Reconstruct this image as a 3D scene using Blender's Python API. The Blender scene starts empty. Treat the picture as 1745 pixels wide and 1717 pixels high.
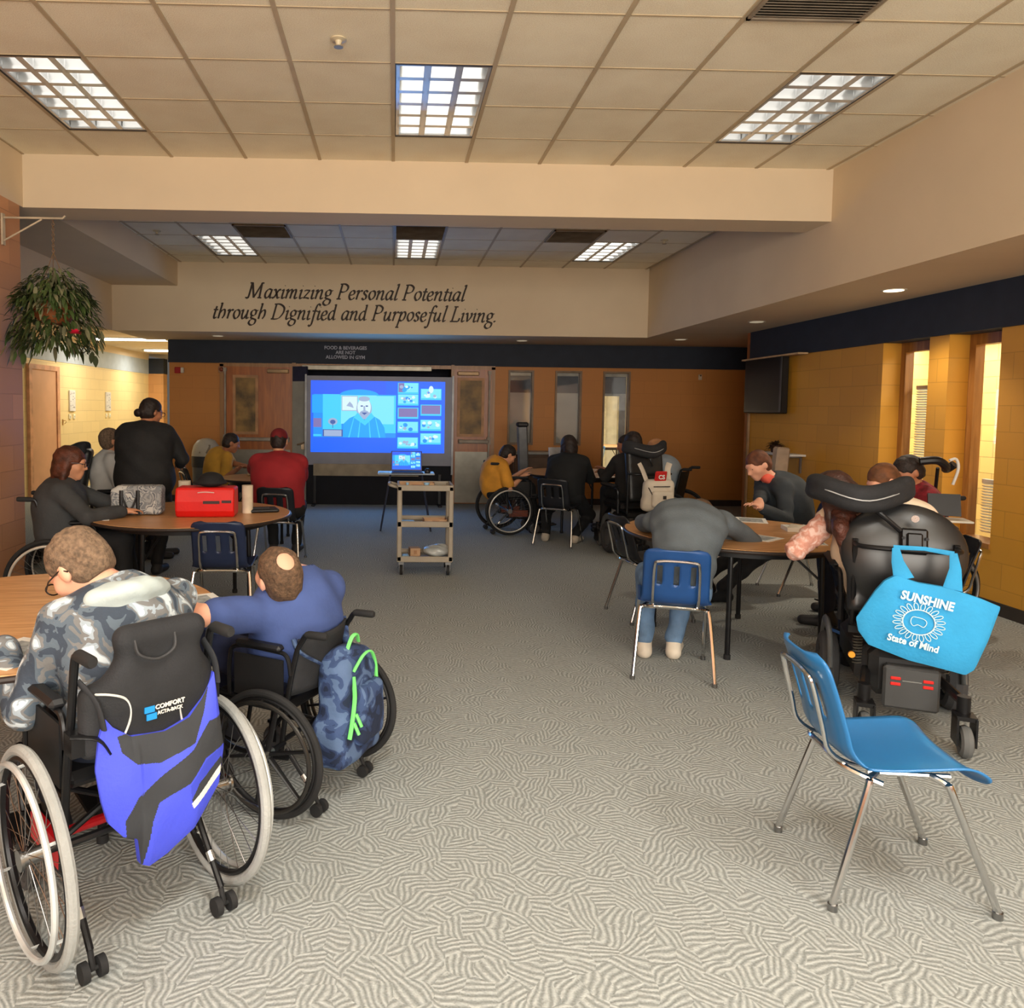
import bpy, math, random
import numpy as np
from math import sin, cos, pi, radians as R
from mathutils import Vector as V, Matrix, Quaternion
rnd = random.Random(7)
S = bpy.context.scene
COL = S.collection

# ---------------------------------------------------------------- camera
cd = bpy.data.cameras.new('camera'); cam = bpy.data.objects.new('camera', cd); COL.objects.link(cam)
cam.matrix_world = Matrix(((0.99969360, -0.01066893, -0.02233560, 0), (-0.02166178, 0.05956989, -0.99798908, 0),
                           (0.01197801, 0.99816712, 0.05932053, 1.57), (0, 0, 0, 1)))
cd.sensor_width = 36; cd.lens = 1290 / 1745 * 36
cd.shift_x = (872.5 - 700) / 1745; cd.shift_y = (771 - 858.5) / 1745
cd.clip_start = .05; cd.clip_end = 80
S.camera = cam
# ---------------------------------------------------------------- world, light, exposure
w = bpy.data.worlds.new('world'); S.world = w; w.use_nodes = True
w.node_tree.nodes['Background'].inputs[0].default_value = (.75, .7, .62, 1)
w.node_tree.nodes['Background'].inputs[1].default_value = .15
vs = S.view_settings; vs.view_transform = 'Standard'; vs.look = 'None'; vs.exposure = 0.0; vs.gamma = 1; vs.use_curve_mapping = False
S.cycles.use_denoising = True
S.cycles.max_bounces = 7; S.cycles.diffuse_bounces = 4; S.cycles.glossy_bounces = 3; S.cycles.transparent_max_bounces = 8
S.cycles.sample_clamp_indirect = 4
S.cycles.caustics_reflective = False; S.cycles.caustics_refractive = False

def area(name, loc, sx, sy, power, col=(1, .93, .82), rot=(0, 0, 0)):
    l = bpy.data.lights.new(name, 'AREA'); l.shape = 'RECTANGLE'; l.size = sx; l.size_y = sy
    l.energy = power; l.color = col
    o = bpy.data.objects.new(name, l); o.location = loc; o.rotation_euler = rot; COL.objects.link(o); return o
# tubes inside the ceiling fixtures: (centre x, centre y, watts)
TROFFERS = [(-2.14, 5.205, 2.6), (.275, 5.205, 3.6), (2.695, 5.205, 2.2),
            (-2.14, 9.86, 2.5), (.275, 9.86, 3), (2.695, 9.86, 4),
            (-2.14, 7.9, 2), (.275, 7.9, 2.5), (2.695, 7.9, 3.5),
            (-2.14, .975, 65), (.275, .975, 115), (2.695, .975, 105), (.275, -1.9, 50), (2.695, -1.9, 50)]
TUBE = (1, .95, .87)
for x, y, p in TROFFERS:
    area('fluorescent_tubes', (x, y, 3.695), .5, 1.1, p, TUBE)
# light added at an unseen window behind the viewer, brightening ceiling and beam
area('window_daylight', (.9, -2.93, 2.0), 6.4, 2.1, 520, (1, .93, .82), (R(90), 0, 0))
# recessed downlights along the right hand soffit
DOWNS = [(4.25, 6.44, 85), (4.22, 8.83, 3), (4.20, 11.13, 1), (-2.68, 11.6, 2), (1.95, 11.68, 1)]
for x, y, p in DOWNS:
    l = bpy.data.lights.new('downlight_lamp', 'SPOT'); l.energy = p; l.color = (1, .86, .66); l.spot_size = R(110); l.spot_blend = .6; l.shadow_soft_size = .05
    o = bpy.data.objects.new('downlight_lamp', l); o.location = (x, y, 2.60); COL.objects.link(o)
# corridor lamps on the left, the room behind the slim window, the office behind the right windows
area('corridor_lamp', (-4.75, 13.86, 2.72), 1.25, .22, 42, (1, .94, .8))
area('corridor_lamp', (-4.75, 16.6, 2.72), 1.25, .22, 50, (1, .94, .8))
area('corridor_lamp', (-4.75, 10.2, 2.72), 1.25, .22, 6, (1, .94, .8))
area('hall_lamp', (4.4, 16, 2.9), 2.5, 3, 210, (1, .96, .85))
area('office_lamp', (6.3, 6.6, 2.55), 1.2, 2.4, 110, (1, .95, .82))
area('office_lamp', (6.9, 9.6, 2.55), .8, 2.0, 60, (1, .95, .82))

# ---------------------------------------------------------------- materials
def lin(c):
    return tuple(((v / 255 + .055) / 1.055) ** 2.4 if v > 10 else v / 255 / 12.92 for v in c)
def nodes(name):
    m = bpy.data.materials.new(name); m.use_nodes = True
    nt = m.node_tree; return m, nt, nt.nodes['Principled BSDF']
def ramp(nt, fac, stops, interp='LINEAR'):
    r = nt.nodes.new('ShaderNodeValToRGB'); r.color_ramp.interpolation = interp
    e = r.color_ramp.elements
    while len(e) < len(stops): e.new(.5)
    for i, (p, c) in enumerate(stops): e[i].position = p; e[i].color = (*lin(c), 1)
    nt.links.new(fac, r.inputs[0]); return r.outputs[0]
def coord(nt, scale=(1, 1, 1), rot=(0, 0, 0), kind='Object'):
    t = nt.nodes.new('ShaderNodeTexCoord'); mp = nt.nodes.new('ShaderNodeMapping')
    mp.inputs['Scale'].default_value = scale; mp.inputs['Rotation'].default_value = rot
    nt.links.new(t.outputs[kind], mp.inputs[0]); return mp.outputs[0]
def noise(nt, vec, scale, detail=2, dist=0):
    n = nt.nodes.new('ShaderNodeTexNoise'); n.inputs['Scale'].default_value = scale; n.inputs['Detail'].default_value = detail
    n.inputs['Distortion'].default_value = dist
    if vec is not None: nt.links.new(vec, n.inputs['Vector'])
    return n.outputs['Fac']
def bump(nt, b, h, strength=.3, dist=.01):
    n = nt.nodes.new('ShaderNodeBump'); n.inputs['Strength'].default_value = strength; n.inputs['Distance'].default_value = dist
    nt.links.new(h, n.inputs['Height']); nt.links.new(n.outputs[0], b.inputs['Normal'])
def math_(nt, op, a, b=None):
    n = nt.nodes.new('ShaderNodeMath'); n.operation = op
    for i, x in enumerate((a, b)):
        if x is None: continue
        if isinstance(x, (int, float)): n.inputs[i].default_value = x
        else: nt.links.new(x, n.inputs[i])
    return n.outputs[0]
_mc = {}
def M(col, rough=.6, metal=0, var=.12, vs=6, bmp=0, bs=60, emit=0, spec=.4, sheen=0, coat=0):
    """a plain material with gentle procedural variation in colour and surface"""
    key = (tuple(col), rough, metal, var, vs, bmp, bs, emit, spec, sheen, coat)
    if key in _mc: return _mc[key]
    m, nt, b = nodes('surface_%d_%d_%d' % tuple(col))
    c = coord(nt)
    lo = tuple(max(0, v * (1 - var)) for v in col); hi = tuple(min(255, v * (1 + var)) for v in col)
    out = ramp(nt, noise(nt, c, vs, 3), [(.3, lo), (.7, hi)])
    nt.links.new(out, b.inputs['Base Color'])
    b.inputs['Roughness'].default_value = rough; b.inputs['Metallic'].default_value = metal
    b.inputs['Specular IOR Level'].default_value = spec
    if sheen: b.inputs['Sheen Weight'].default_value = sheen
    if coat: b.inputs['Coat Weight'].default_value = coat
    if bmp: bump(nt, b, noise(nt, c, bs, 3), bmp)
    if emit:
        nt.links.new(out, b.inputs['Emission Color']); nt.links.remove(b.inputs['Base Color'].links[0]); b.inputs['Base Color'].default_value = (.01, .01, .012, 1); b.inputs['Emission Strength'].default_value = emit
    _mc[key] = m; return m
def blocks(name, col, axis, mort=.72, bw=.41, bh=.205, var=.05, bstr=.6):
    """painted concrete block; axis is the wall's run"""
    m, nt, b = nodes(name)
    t = nt.nodes.new('ShaderNodeTexCoord'); sp = nt.nodes.new('ShaderNodeSeparateXYZ'); nt.links.new(t.outputs['Object'], sp.inputs[0])
    cb = nt.nodes.new('ShaderNodeCombineXYZ'); nt.links.new(sp.outputs[0 if axis == 'x' else 1], cb.inputs[0]); nt.links.new(sp.outputs[2], cb.inputs[1])
    br = nt.nodes.new('ShaderNodeTexBrick'); nt.links.new(cb.outputs[0], br.inputs['Vector'])
    br.inputs['Scale'].default_value = 1; br.inputs['Brick Width'].default_value = bw; br.inputs['Row Height'].default_value = bh
    br.inputs['Mortar Size'].default_value = .004; br.inputs['Mortar Smooth'].default_value = .3; br.inputs['Bias'].default_value = 0
    for k, f in (('Color1', 1 - var), ('Color2', 1 + var), ('Mortar', mort)):
        br.inputs[k].default_value = (*lin(tuple(min(255, v * f) for v in col)), 1)
    nt.links.new(br.outputs['Color'], b.inputs['Base Color']); b.inputs['Roughness'].default_value = .55
    h = math_(nt, 'ADD', math_(nt, 'MULTIPLY', br.outputs['Fac'], -1.0), math_(nt, 'MULTIPLY', noise(nt, t.outputs['Object'], 120, 3), .25))
    bump(nt, b, h, bstr, .006); return m
def wood(name, c1, c2, axis='x', sc=1, rough=.4):
    m, nt, b = nodes(name)
    s = {'x': (1.2, 14, 14), 'y': (14, 1.2, 14), 'z': (14, 14, 1.2)}[axis]
    c = coord(nt, tuple(v * sc for v in s))
    f = noise(nt, c, 2.2, 5, 1.2)
    nt.links.new(ramp(nt, f, [(.32, c1), (.5, tuple((a + d) / 2 for a, d in zip(c1, c2))), (.66, c2)]), b.inputs['Base Color'])
    b.inputs['Roughness'].default_value = rough; bump(nt, b, f, .04); return m
def camo(name, cols, scale=9, rough=.85):
    m, nt, b = nodes(name); c = coord(nt)
    n = len(cols); pos = [0, .41, .49, .56, .62][:n]
    f = noise(nt, c, scale, 2, 1.0)
    nt.links.new(ramp(nt, f, list(zip(pos, cols)), 'CONSTANT'), b.inputs['Base Color'])
    b.inputs['Roughness'].default_value = rough; bump(nt, b, noise(nt, c, 25, 3), .25, .02); return m
def carpet():
    m, nt, b = nodes('loop_pile_carpet')
    c = coord(nt)
    nz = nt.nodes.new('ShaderNodeTexNoise'); nz.inputs['Scale'].default_value = 9; nz.inputs['Detail'].default_value = 1; nt.links.new(c, nz.inputs['Vector'])
    mx = nt.nodes.new('ShaderNodeVectorMath'); mx.operation = 'MULTIPLY_ADD'; nt.links.new(nz.outputs['Color'], mx.inputs[0]); mx.inputs[1].default_value = (.055, .055, 0); nt.links.new(c, mx.inputs[2])
    vo = nt.nodes.new('ShaderNodeTexVoronoi'); vo.voronoi_dimensions = '2D'; vo.inputs['Scale'].default_value = 13; nt.links.new(mx.outputs[0], vo.inputs['Vector'])
    sp = nt.nodes.new('ShaderNodeSeparateXYZ'); nt.links.new(vo.outputs['Color'], sp.inputs[0])
    a = math_(nt, 'MULTIPLY', sp.outputs[0], pi)
    sx = nt.nodes.new('ShaderNodeSeparateXYZ'); nt.links.new(mx.outputs[0], sx.inputs[0])
    u = math_(nt, 'ADD', math_(nt, 'MULTIPLY', sx.outputs[0], math_(nt, 'COSINE', a)), math_(nt, 'MULTIPLY', sx.outputs[1], math_(nt, 'SINE', a)))
    s = math_(nt, 'SINE', math_(nt, 'MULTIPLY', u, 2 * pi / .0195))
    s = math_(nt, 'ADD', math_(nt, 'MULTIPLY', s, .5), .5)
    fz = noise(nt, c, 160, 3); br = noise(nt, c, 52, 2)
    s = math_(nt, 'MULTIPLY', s, math_(nt, 'ADD', math_(nt, 'MULTIPLY', br, 1.8), -.08))
    h = math_(nt, 'ADD', math_(nt, 'MULTIPLY', s, .62), math_(nt, 'MULTIPLY', fz, .55))
    nt.links.new(ramp(nt, h, [(.15, (118, 122, 120)), (.5, (150, 154, 152)), (.85, (174, 178, 176))]), b.inputs['Base Color'])
    b.inputs['Roughness'].default_value = .95; b.inputs['Specular IOR Level'].default_value = .1
    bump(nt, b, h, .5, .006); return m
def tile_mat():
    m, nt, b = nodes('mineral_fibre_tile'); c = coord(nt)
    f = noise(nt, c, 180, 4); g = noise(nt, c, 3, 2)
    h = math_(nt, 'ADD', math_(nt, 'MULTIPLY', f, .8), math_(nt, 'MULTIPLY', g, .3))
    nt.links.new(ramp(nt, h, [(.38, (226, 212, 184)), (.62, (248, 240, 216))]), b.inputs['Base Color'])
    b.inputs['Roughness'].default_value = .9; bump(nt, b, f, .35, .004); return m
def glass(name='window_glass', tint=(1, 1, 1), refl=.05):
    m, nt, b = nodes(name); nt.nodes.remove(b)
    t = nt.nodes.new('ShaderNodeBsdfTransparent'); t.inputs[0].default_value = (*tint, 1)
    g = nt.nodes.new('ShaderNodeBsdfGlossy'); g.inputs['Roughness'].default_value = .03
    x = nt.nodes.new('ShaderNodeMixShader'); x.inputs[0].default_value = refl
    nt.links.new(t.outputs[0], x.inputs[1]); nt.links.new(g.outputs[0], x.inputs[2])
    nt.links.new(x.outputs[0], nt.nodes['Material Output'].inputs[0]); return m

BEIGE = M((220, 200, 170), .8, var=.012, vs=2, bmp=.06, bs=200)
BAND = M((38, 44, 56), .7, var=.06, bmp=.05, bs=200)
CHROME = M((205, 205, 205), .16, 1, var=.03)
STEEL = M((150, 150, 150), .3, 1, var=.05)
BLACK = M((22, 22, 24), .45, var=.15)
BLKMET = M((26, 26, 28), .35, .3, var=.1)
RUBBER = M((30, 30, 31), .8, var=.15)
GREYTYRE = M((150, 152, 150), .75, var=.08, bmp=.3, bs=90)
NYLON = M((34, 35, 38), .8, var=.2, bmp=.2, bs=150)
WHITE = M((222, 220, 214), .6, var=.03)
PAPER = M((226, 226, 222), .8, var=.02)
TILE = tile_mat()
GLASS = glass()

# ---------------------------------------------------------------- mesh helpers
class MB:
    def __init__(s): s.v = []; s.f = []; s.m = []
    def add(s, vs, fs, mi=0):
        n = len(s.v); s.v += [tuple(p) for p in vs]; s.f += [tuple(i + n for i in f) for f in fs]; s.m += [mi] * len(fs); return s
    def box(s, c, d, rz=0, mi=0, M3=None, bev=0):
        x, y, z = (k / 2 for k in d); c = V(c)
        q = M3 if M3 is not None else Matrix.Rotation(R(rz), 3, 'Z')
        if bev:
            b = min(bev, x * .99, y * .99, z * .99); P = []; 
            for sx in (-1, 1):
                for sy in (-1, 1):
                    for sz in (-1, 1):
                        P += [c + q @ V((sx * (x - b), sy * (y - b), sz * z)), c + q @ V((sx * (x - b), sy * y, sz * (z - b))), c + q @ V((sx * x, sy * (y - b), sz * (z - b)))]
            import bmesh
            bm = bmesh.new(); vv = [bm.verts.new(p) for p in P]; r = bmesh.ops.convex_hull(bm, input=vv)
            bm.verts.index_update(); vs = [v.co.copy() for v in bm.verts]; fs = [[v.index for v in f.verts] for f in bm.faces]; bm.free()
            return s.add(vs, fs, mi)
        P = [c + q @ V((a * x, b_ * y, e * z)) for a in (-1, 1) for b_ in (-1, 1) for e in (-1, 1)]
        return s.add(P, [(0, 1, 3, 2), (4, 6, 7, 5), (0, 4, 5, 1), (2, 3, 7, 6), (0, 2, 6, 4), (1, 5, 7, 3)], mi)
    def bb(s, x0, x1, y0, y1, z0, z1, mi=0, bev=0):
        return s.box(((x0 + x1) / 2, (y0 + y1) / 2, (z0 + z1) / 2), (abs(x1 - x0), abs(y1 - y0), abs(z1 - z0)), mi=mi, bev=bev)
    def tube(s, pts, r, n=10, closed=False, mi=0, cap=True, flat=1.0, up=None):
        pts = [V(p) for p in pts]; N = len(pts); rs = r if isinstance(r, (list, tuple)) else [r] * N
        T = []
        for i in range(N):
            a = pts[(i - 1) % N] if (closed or i > 0) else pts[i]; b = pts[(i + 1) % N] if (closed or i < N - 1) else pts[i]
            t = (b - a); T.append(t.normalized() if t.length > 1e-9 else V((0, 0, 1)))
        u = V(up) if up is not None else (V((0, 0, 1)) if abs(T[0].z) < .9 else V((1, 0, 0)))
        u = (u - T[0] * u.dot(T[0])).normalized(); vs = []
        for i in range(N):
            u = (u - T[i] * u.dot(T[i])).normalized(); w_ = T[i].cross(u)
            vs += [pts[i] + (u * cos(2 * pi * k / n) * flat + w_ * sin(2 * pi * k / n)) * rs[i] for k in range(n)]
        fs = [(i * n + k, i * n + (k + 1) % n, ((i + 1) % N) * n + (k + 1) % n, ((i + 1) % N) * n + k) for i in range(N if closed else N - 1) for k in range(n)]
        if cap and not closed: fs += [tuple(range(n))[::-1], tuple((N - 1) * n + k for k in range(n))]
        return s.add(vs, fs, mi)
    def cyl(s, a, b, r, n=16, mi=0, r2=None): return s.tube([a, b], [r, r if r2 is None else r2], n, mi=mi)
    def ring(s, c, ax, Rr, r, n=40, m=8, mi=0, flat=1.0):
        ax = V(ax).normalized(); u = ax.orthogonal().normalized(); w_ = ax.cross(u); c = V(c)
        return s.tube([c + (u * cos(2 * pi * i / n) + w_ * sin(2 * pi * i / n)) * Rr for i in range(n)], r, m, True, mi, flat=flat, up=ax)
    def lathe(s, prof, c=(0, 0, 0), n=32, mi=0, M3=None):
        c = V(c); q = M3 if M3 is not None else Matrix.Identity(3); vs = []
        for r_, z in prof: vs += [c + q @ V((r_ * cos(2 * pi * k / n), r_ * sin(2 * pi * k / n), z)) for k in range(n)]
        fs = [(i * n + k, i * n + (k + 1) % n, (i + 1) * n + (k + 1) % n, (i + 1) * n + k) for i in range(len(prof) - 1) for k in range(n)]
        fs += [tuple(range(n))[::-1], tuple((len(prof) - 1) * n + k for k in range(n))]
        return s.add(vs, fs, mi)
    def ball(s, c, r, n=14, m=9, mi=0, M3=None):
        r = (r, r, r) if isinstance(r, (int, float)) else r; c = V(c); q = M3 if M3 is not None else Matrix.Identity(3)
        vs = [c + q @ V((0, 0, -r[2]))]
        for i in range(1, m):
            a = -pi / 2 + pi * i / m
            vs += [c + q @ V((r[0] * cos(a) * cos(2 * pi * k / n), r[1] * cos(a) * sin(2 * pi * k / n), r[2] * sin(a))) for k in range(n)]
        vs.append(c + q @ V((0, 0, r[2]))); L = len(vs) - 1
        fs = [(0, 1 + (k + 1) % n, 1 + k) for k in range(n)]
        fs += [(1 + i * n + k, 1 + i * n + (k + 1) % n, 1 + (i + 1) * n + (k + 1) % n, 1 + (i + 1) * n + k) for i in range(m - 2) for k in range(n)]
        fs += [(1 + (m - 2) * n + k, 1 + (m - 2) * n + (k + 1) % n, L) for k in range(n)]
        return s.add(vs, fs, mi)
    def grid(s, rows, mi=0, closed=False):
        n = len(rows[0]); vs = [p for r_ in rows for p in r_]
        fs = [(i * n + k, i * n + (k + 1) % n, (i + 1) * n + (k + 1) % n, (i + 1) * n + k) for i in range(len(rows) - 1) for k in range(n if closed else n - 1)]
        return s.add(vs, fs, mi)
    def prism(s, poly, a, b, fr=None, mi=0):
        """extrude polygon (2D list) from depth a to b; fr maps (u, v, d) to a point"""
        fr = fr or (lambda u, v, d: (u, v, d)); n = len(poly)
        vs = [fr(u, v, a) for u, v in poly] + [fr(u, v, b) for u, v in poly]
        fs = [tuple(range(n))[::-1], tuple(range(n, 2 * n))] + [(i, (i + 1) % n, n + (i + 1) % n, n + i) for i in range(n)]
        return s.add(vs, fs, mi)
    def build(s, name, mats, parent=None, smooth=True, sub=0, solid=0, angle=35, off=(0, 0, 0)):
        me = bpy.data.meshes.new(name); ox = V(off)
        me.from_pydata([tuple(V(p) - ox) for p in s.v], [], s.f)
        mats = mats if isinstance(mats, (list, tuple)) else [mats]
        for m_ in mats: me.materials.append(m_)
        if len(mats) > 1: me.polygons.foreach_set('material_index', s.m)
        import bmesh
        bm = bmesh.new(); bm.from_mesh(me); bmesh.ops.recalc_face_normals(bm, faces=bm.faces); bm.to_mesh(me); bm.free()
        o = bpy.data.objects.new(name, me); COL.objects.link(o)
        if parent is not None: o.parent = parent
        if solid: k = o.modifiers.new('s', 'SOLIDIFY'); k.thickness = solid; k.offset = 0
        if sub: k = o.modifiers.new('u', 'SUBSURF'); k.levels = sub; k.render_levels = sub
        if smooth:
            me.polygons.foreach_set('use_smooth', [True] * len(me.polygons))
            if angle < 180 and not sub: me.set_sharp_from_angle(angle=R(angle))
        return o
def spl(P, n=8, closed=False):
    P = [V(p) for p in P]; N = len(P); out = []
    for i in range(N if closed else N - 1):
        g = lambda j: P[j % N] if closed else P[max(0, min(N - 1, j))]
        a, b, c, d = g(i - 1), g(i), g(i + 1), g(i + 2)
        for k in range(n):
            t = k / n; out.append(.5 * ((2 * b) + (c - a) * t + (2 * a - 5 * b + 4 * c - d) * t * t + (3 * b - a - 3 * c + d) * t ** 3))
    if not closed: out.append(P[-1])
    return out
def interp(P, x):
    return float(np.interp(x, [p[0] for p in P], [p[1] for p in P]))
def inside(P, x, y):
    c = False; n = len(P)
    for i in range(n):
        (x1, y1), (x2, y2) = P[i], P[(i + 1) % n]
        if (y1 > y) != (y2 > y) and x < (x2 - x1) * (y - y1) / (y2 - y1) + x1: c = not c
    return c
def cloth_bag(name, top, bot, depth, mats, regions, parent, nu=110, nv=110, back=.02, fold=.004):
    """a sewn bag: front and back sheets between a top and a bottom edge curve; regions = (material index, polygon)"""
    u0, u1 = top[0][0], top[-1][0]; mb = MB(); sheets = []
    for side in (-1, 1):
        rows = []
        for j in range(nv + 1):
            row = []
            for i in range(nu + 1):
                s_ = i / nu; u = u0 + (u1 - u0) * (.5 - .5 * cos(pi * s_)); a, b = interp(bot, u), interp(top, u); t_ = j / nv; z = a + (b - a) * t_
                e = (1 - abs(2 * (u - u0) / (u1 - u0) - 1) ** 3.5) * sin(pi * min(1, max(0, t_ * .92 + .04))) ** .6
                f = fold * (sin(38 * u + 9 * z) + .7 * sin(21 * z - 30 * u)) * e
                y = -(depth * e + f) - .004 if side < 0 else back * e + .004
                row.append((u, y, z))
            rows.append(row)
        sheets.append(rows)
    F = sheets[0]; mb.grid(F); n = 0
    for j in range(nv):
        for i in range(nu):
            p, q = F[j][i], F[j + 1][i + 1]; cx, cz = (p[0] + q[0]) / 2, (p[2] + q[2]) / 2
            for mi, P in regions:
                if inside(P, cx, cz): mb.m[n] = mi
            n += 1
    mb.grid(sheets[1])
    for j in (0, nv): mb.grid([sheets[0][j], sheets[1][j]])
    for i in (0, nu): mb.grid([[r_[i] for r_ in sheets[0]], [r_[i] for r_ in sheets[1]]])
    return mb.build(name, mats, parent, angle=180)
def tag(o, label=None, cat=None, group=None, kind=None):
    if label: o['label'] = label
    if cat: o['category'] = cat
    if group: o['group'] = group
    if kind: o['kind'] = kind
    return o
def thing(name, label, cat, loc=(0, 0, 0), rz=0, group=None):
    o = bpy.data.objects.new(name, None); COL.objects.link(o); o.location = loc; o.rotation_euler = (0, 0, R(rz)); o.empty_display_size = .1
    return tag(o, label, cat, group)
def dup(root, loc=None, rz=None, label=None, group=None):
    def cp(o, par):
        c = o.copy(); COL.objects.link(c)
        if par is not None: c.parent = par
        for ch in list(o.children): cp(ch, c)
        return c
    r = cp(root, None)
    if loc is not None: r.location = loc
    if rz is not None: r.rotation_euler = (0, 0, R(rz))
    if label: r['label'] = label
    if group: r['group'] = group
    return r
def struct(name, mb, mat, parent=None, **k):
    o = mb.build(name, mat, parent, smooth=False, **k)
    if parent is None: o['kind'] = 'structure'
    return o

# ---------------------------------------------------------------- soft shapes: distance field -> one smooth mesh
def frame(fwd, up=(0, 0, 1)):
    f = V(fwd).normalized(); r = f.cross(V(up))
    r = r.normalized() if r.length > 1e-5 else V((1, 0, 0)); u = r.cross(f)
    return Matrix((r, f, u)).transposed()          # columns right, forward, up
def cap(a, b, ra, rb=None, k=.03): return ('c', np.array(a, float), np.array(b, float), ra, ra if rb is None else rb, k)
def ell(c, r, q=None, k=.03): return ('e', np.array(c, float), np.array(r, float), np.array(q if q is not None else np.eye(3), float), k)
def rbox(c, h, rad=.02, q=None, k=.03): return ('b', np.array(c, float), np.array(h, float), rad, np.array(q if q is not None else np.eye(3), float), k)
def _ext(p):
    if p[0] == 'c':
        r = max(p[3], p[4]); return np.minimum(p[1], p[2]) - r, np.maximum(p[1], p[2]) + r
    if p[0] == 'e': e = np.sqrt(((p[3] * p[2]) ** 2).sum(1)); return p[1] - e, p[1] + e
    e = np.abs(p[4]) @ p[2]; return p[1] - e, p[1] + e
def _dist(p, X, Y, Z):
    if p[0] == 'c':
        a, b = p[1], p[2]; d = b - a; L = (d * d).sum() + 1e-12
        px, py, pz = X - a[0], Y - a[1], Z - a[2]
        t = np.clip((px * d[0] + py * d[1] + pz * d[2]) / L, 0, 1)
        return np.sqrt((px - t * d[0]) ** 2 + (py - t * d[1]) ** 2 + (pz - t * d[2]) ** 2) - (p[3] + (p[4] - p[3]) * t)
    c = p[1]; q = p[3] if p[0] == 'e' else p[4]
    px, py, pz = X - c[0], Y - c[1], Z - c[2]
    x = px * q[0, 0] + py * q[1, 0] + pz * q[2, 0]; y = px * q[0, 1] + py * q[1, 1] + pz * q[2, 1]; z = px * q[0, 2] + py * q[1, 2] + pz * q[2, 2]
    if p[0] == 'e':
        r = p[2]; k0 = np.sqrt((x / r[0]) ** 2 + (y / r[1]) ** 2 + (z / r[2]) ** 2)
        k1 = np.sqrt((x / r[0] ** 2) ** 2 + (y / r[1] ** 2) ** 2 + (z / r[2] ** 2) ** 2) + 1e-9
        return k0 * (k0 - 1) / k1
    h = p[2] - p[3]; qx, qy, qz = np.abs(x) - h[0], np.abs(y) - h[1], np.abs(z) - h[2]
    return np.sqrt(np.maximum(qx, 0) ** 2 + np.maximum(qy, 0) ** 2 + np.maximum(qz, 0) ** 2) + np.minimum(np.maximum(qx, np.maximum(qy, qz)), 0) - p[3]
def soft(name, prims, mat, parent=None, res=.012, cut=(), fold=0, ff=22, off=(0, 0, 0), grow=0, seed=0, sm=1):
    if grow: prims = [(p[0], p[1], p[2], p[3] + grow, p[4] + grow, p[5]) if p[0] == 'c' else (p[0], p[1], p[2] + grow, *p[3:]) for p in prims]
    E = [_ext(p) for p in prims]; lo = np.min([e[0] for e in E], 0) - 3 * res - .01; hi = np.max([e[1] for e in E], 0) + 3 * res + .01
    n = np.ceil((hi - lo) / res).astype(int) + 1
    ax = [lo[i] + np.arange(n[i]) * res for i in range(3)]
    D = np.full(n, .5, np.float32)
    for p, (a, b) in zip(prims, E):
        k = p[-1]; m = k + 3 * res
        i0 = np.maximum(0, ((a - m - lo) / res).astype(int)); i1 = np.minimum(n, ((b + m - lo) / res).astype(int) + 2)
        sl = tuple(slice(i0[j], i1[j]) for j in range(3))
        X, Y, Z = ax[0][sl[0]][:, None, None], ax[1][sl[1]][None, :, None], ax[2][sl[2]][None, None, :]
        d = _dist(p, X, Y, Z); o = D[sl]; h = np.maximum(k - np.abs(o - d), 0) / k
        D[sl] = np.minimum(o, d) - h * h * k * .25
    X, Y, Z = ax[0][:, None, None], ax[1][None, :, None], ax[2][None, None, :]
    if fold:
        s = seed * 1.7
        D += fold * (np.sin(ff * (X + .6 * Z) + s + 2 * np.sin(ff * .45 * Y + s)) * np.sin(ff * .8 * (Z - .5 * Y) + 2 * s) + .5 * np.sin(ff * 1.9 * (Y + .4 * X + .7 * Z) + s))
    for p in cut: D = np.maximum(D, -_dist(p, X, Y, Z))
    ins = D < 0; nx, ny, nz = n
    C = lambda i, j, k, A: A[i:nx - 1 + i, j:ny - 1 + j, k:nz - 1 + k]
    cnt = sum(C(i, j, k, ins).astype(np.int8) for i in (0, 1) for j in (0, 1) for k in (0, 1))
    act = (cnt > 0) & (cnt < 8); idx = -np.ones(act.shape, np.int64); ci = np.argwhere(act); idx[act] = np.arange(len(ci))
    acc = np.zeros((len(ci), 3)); num = np.zeros(len(ci))
    for e in range(3):
        for u in (0, 1):
            for v_ in (0, 1):
                o0 = [0, 0, 0]; o0[(e + 1) % 3] = u; o0[(e + 2) % 3] = v_; o1 = list(o0); o1[e] = 1
                a = D[ci[:, 0] + o0[0], ci[:, 1] + o0[1], ci[:, 2] + o0[2]]; b = D[ci[:, 0] + o1[0], ci[:, 1] + o1[1], ci[:, 2] + o1[2]]
                x = (a < 0) != (b < 0); t = np.where(x, a / np.where(x, a - b, 1), 0)
                pnt = np.array(o0, float)[None, :].repeat(len(ci), 0); pnt[:, e] += t
                acc[x] += pnt[x]; num[x] += 1
    vs = lo + (ci + acc / num[:, None]) * res; F = []
    for e in range(3):
        b1, b2 = (e + 1) % 3, (e + 2) % 3; s0 = [slice(1, -1)] * 3; s1 = [slice(1, -1)] * 3; s0[e] = slice(0, -1); s1[e] = slice(1, None)
        a = ins[tuple(s0)]; b = ins[tuple(s1)]; w_ = np.argwhere(a != b); fl = a[tuple(w_.T)]
        base = w_.copy(); base[:, b1] += 1; base[:, b2] += 1
        def g(d1, d2):
            q = base.copy(); q[:, b1] += d1; q[:, b2] += d2; return idx[tuple(q.T)]
        Q = np.stack([g(-1, -1), g(0, -1), g(0, 0), g(-1, 0)], 1); Q[~fl] = Q[~fl][:, ::-1]; F.append(Q)
    F = np.concatenate(F)
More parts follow.
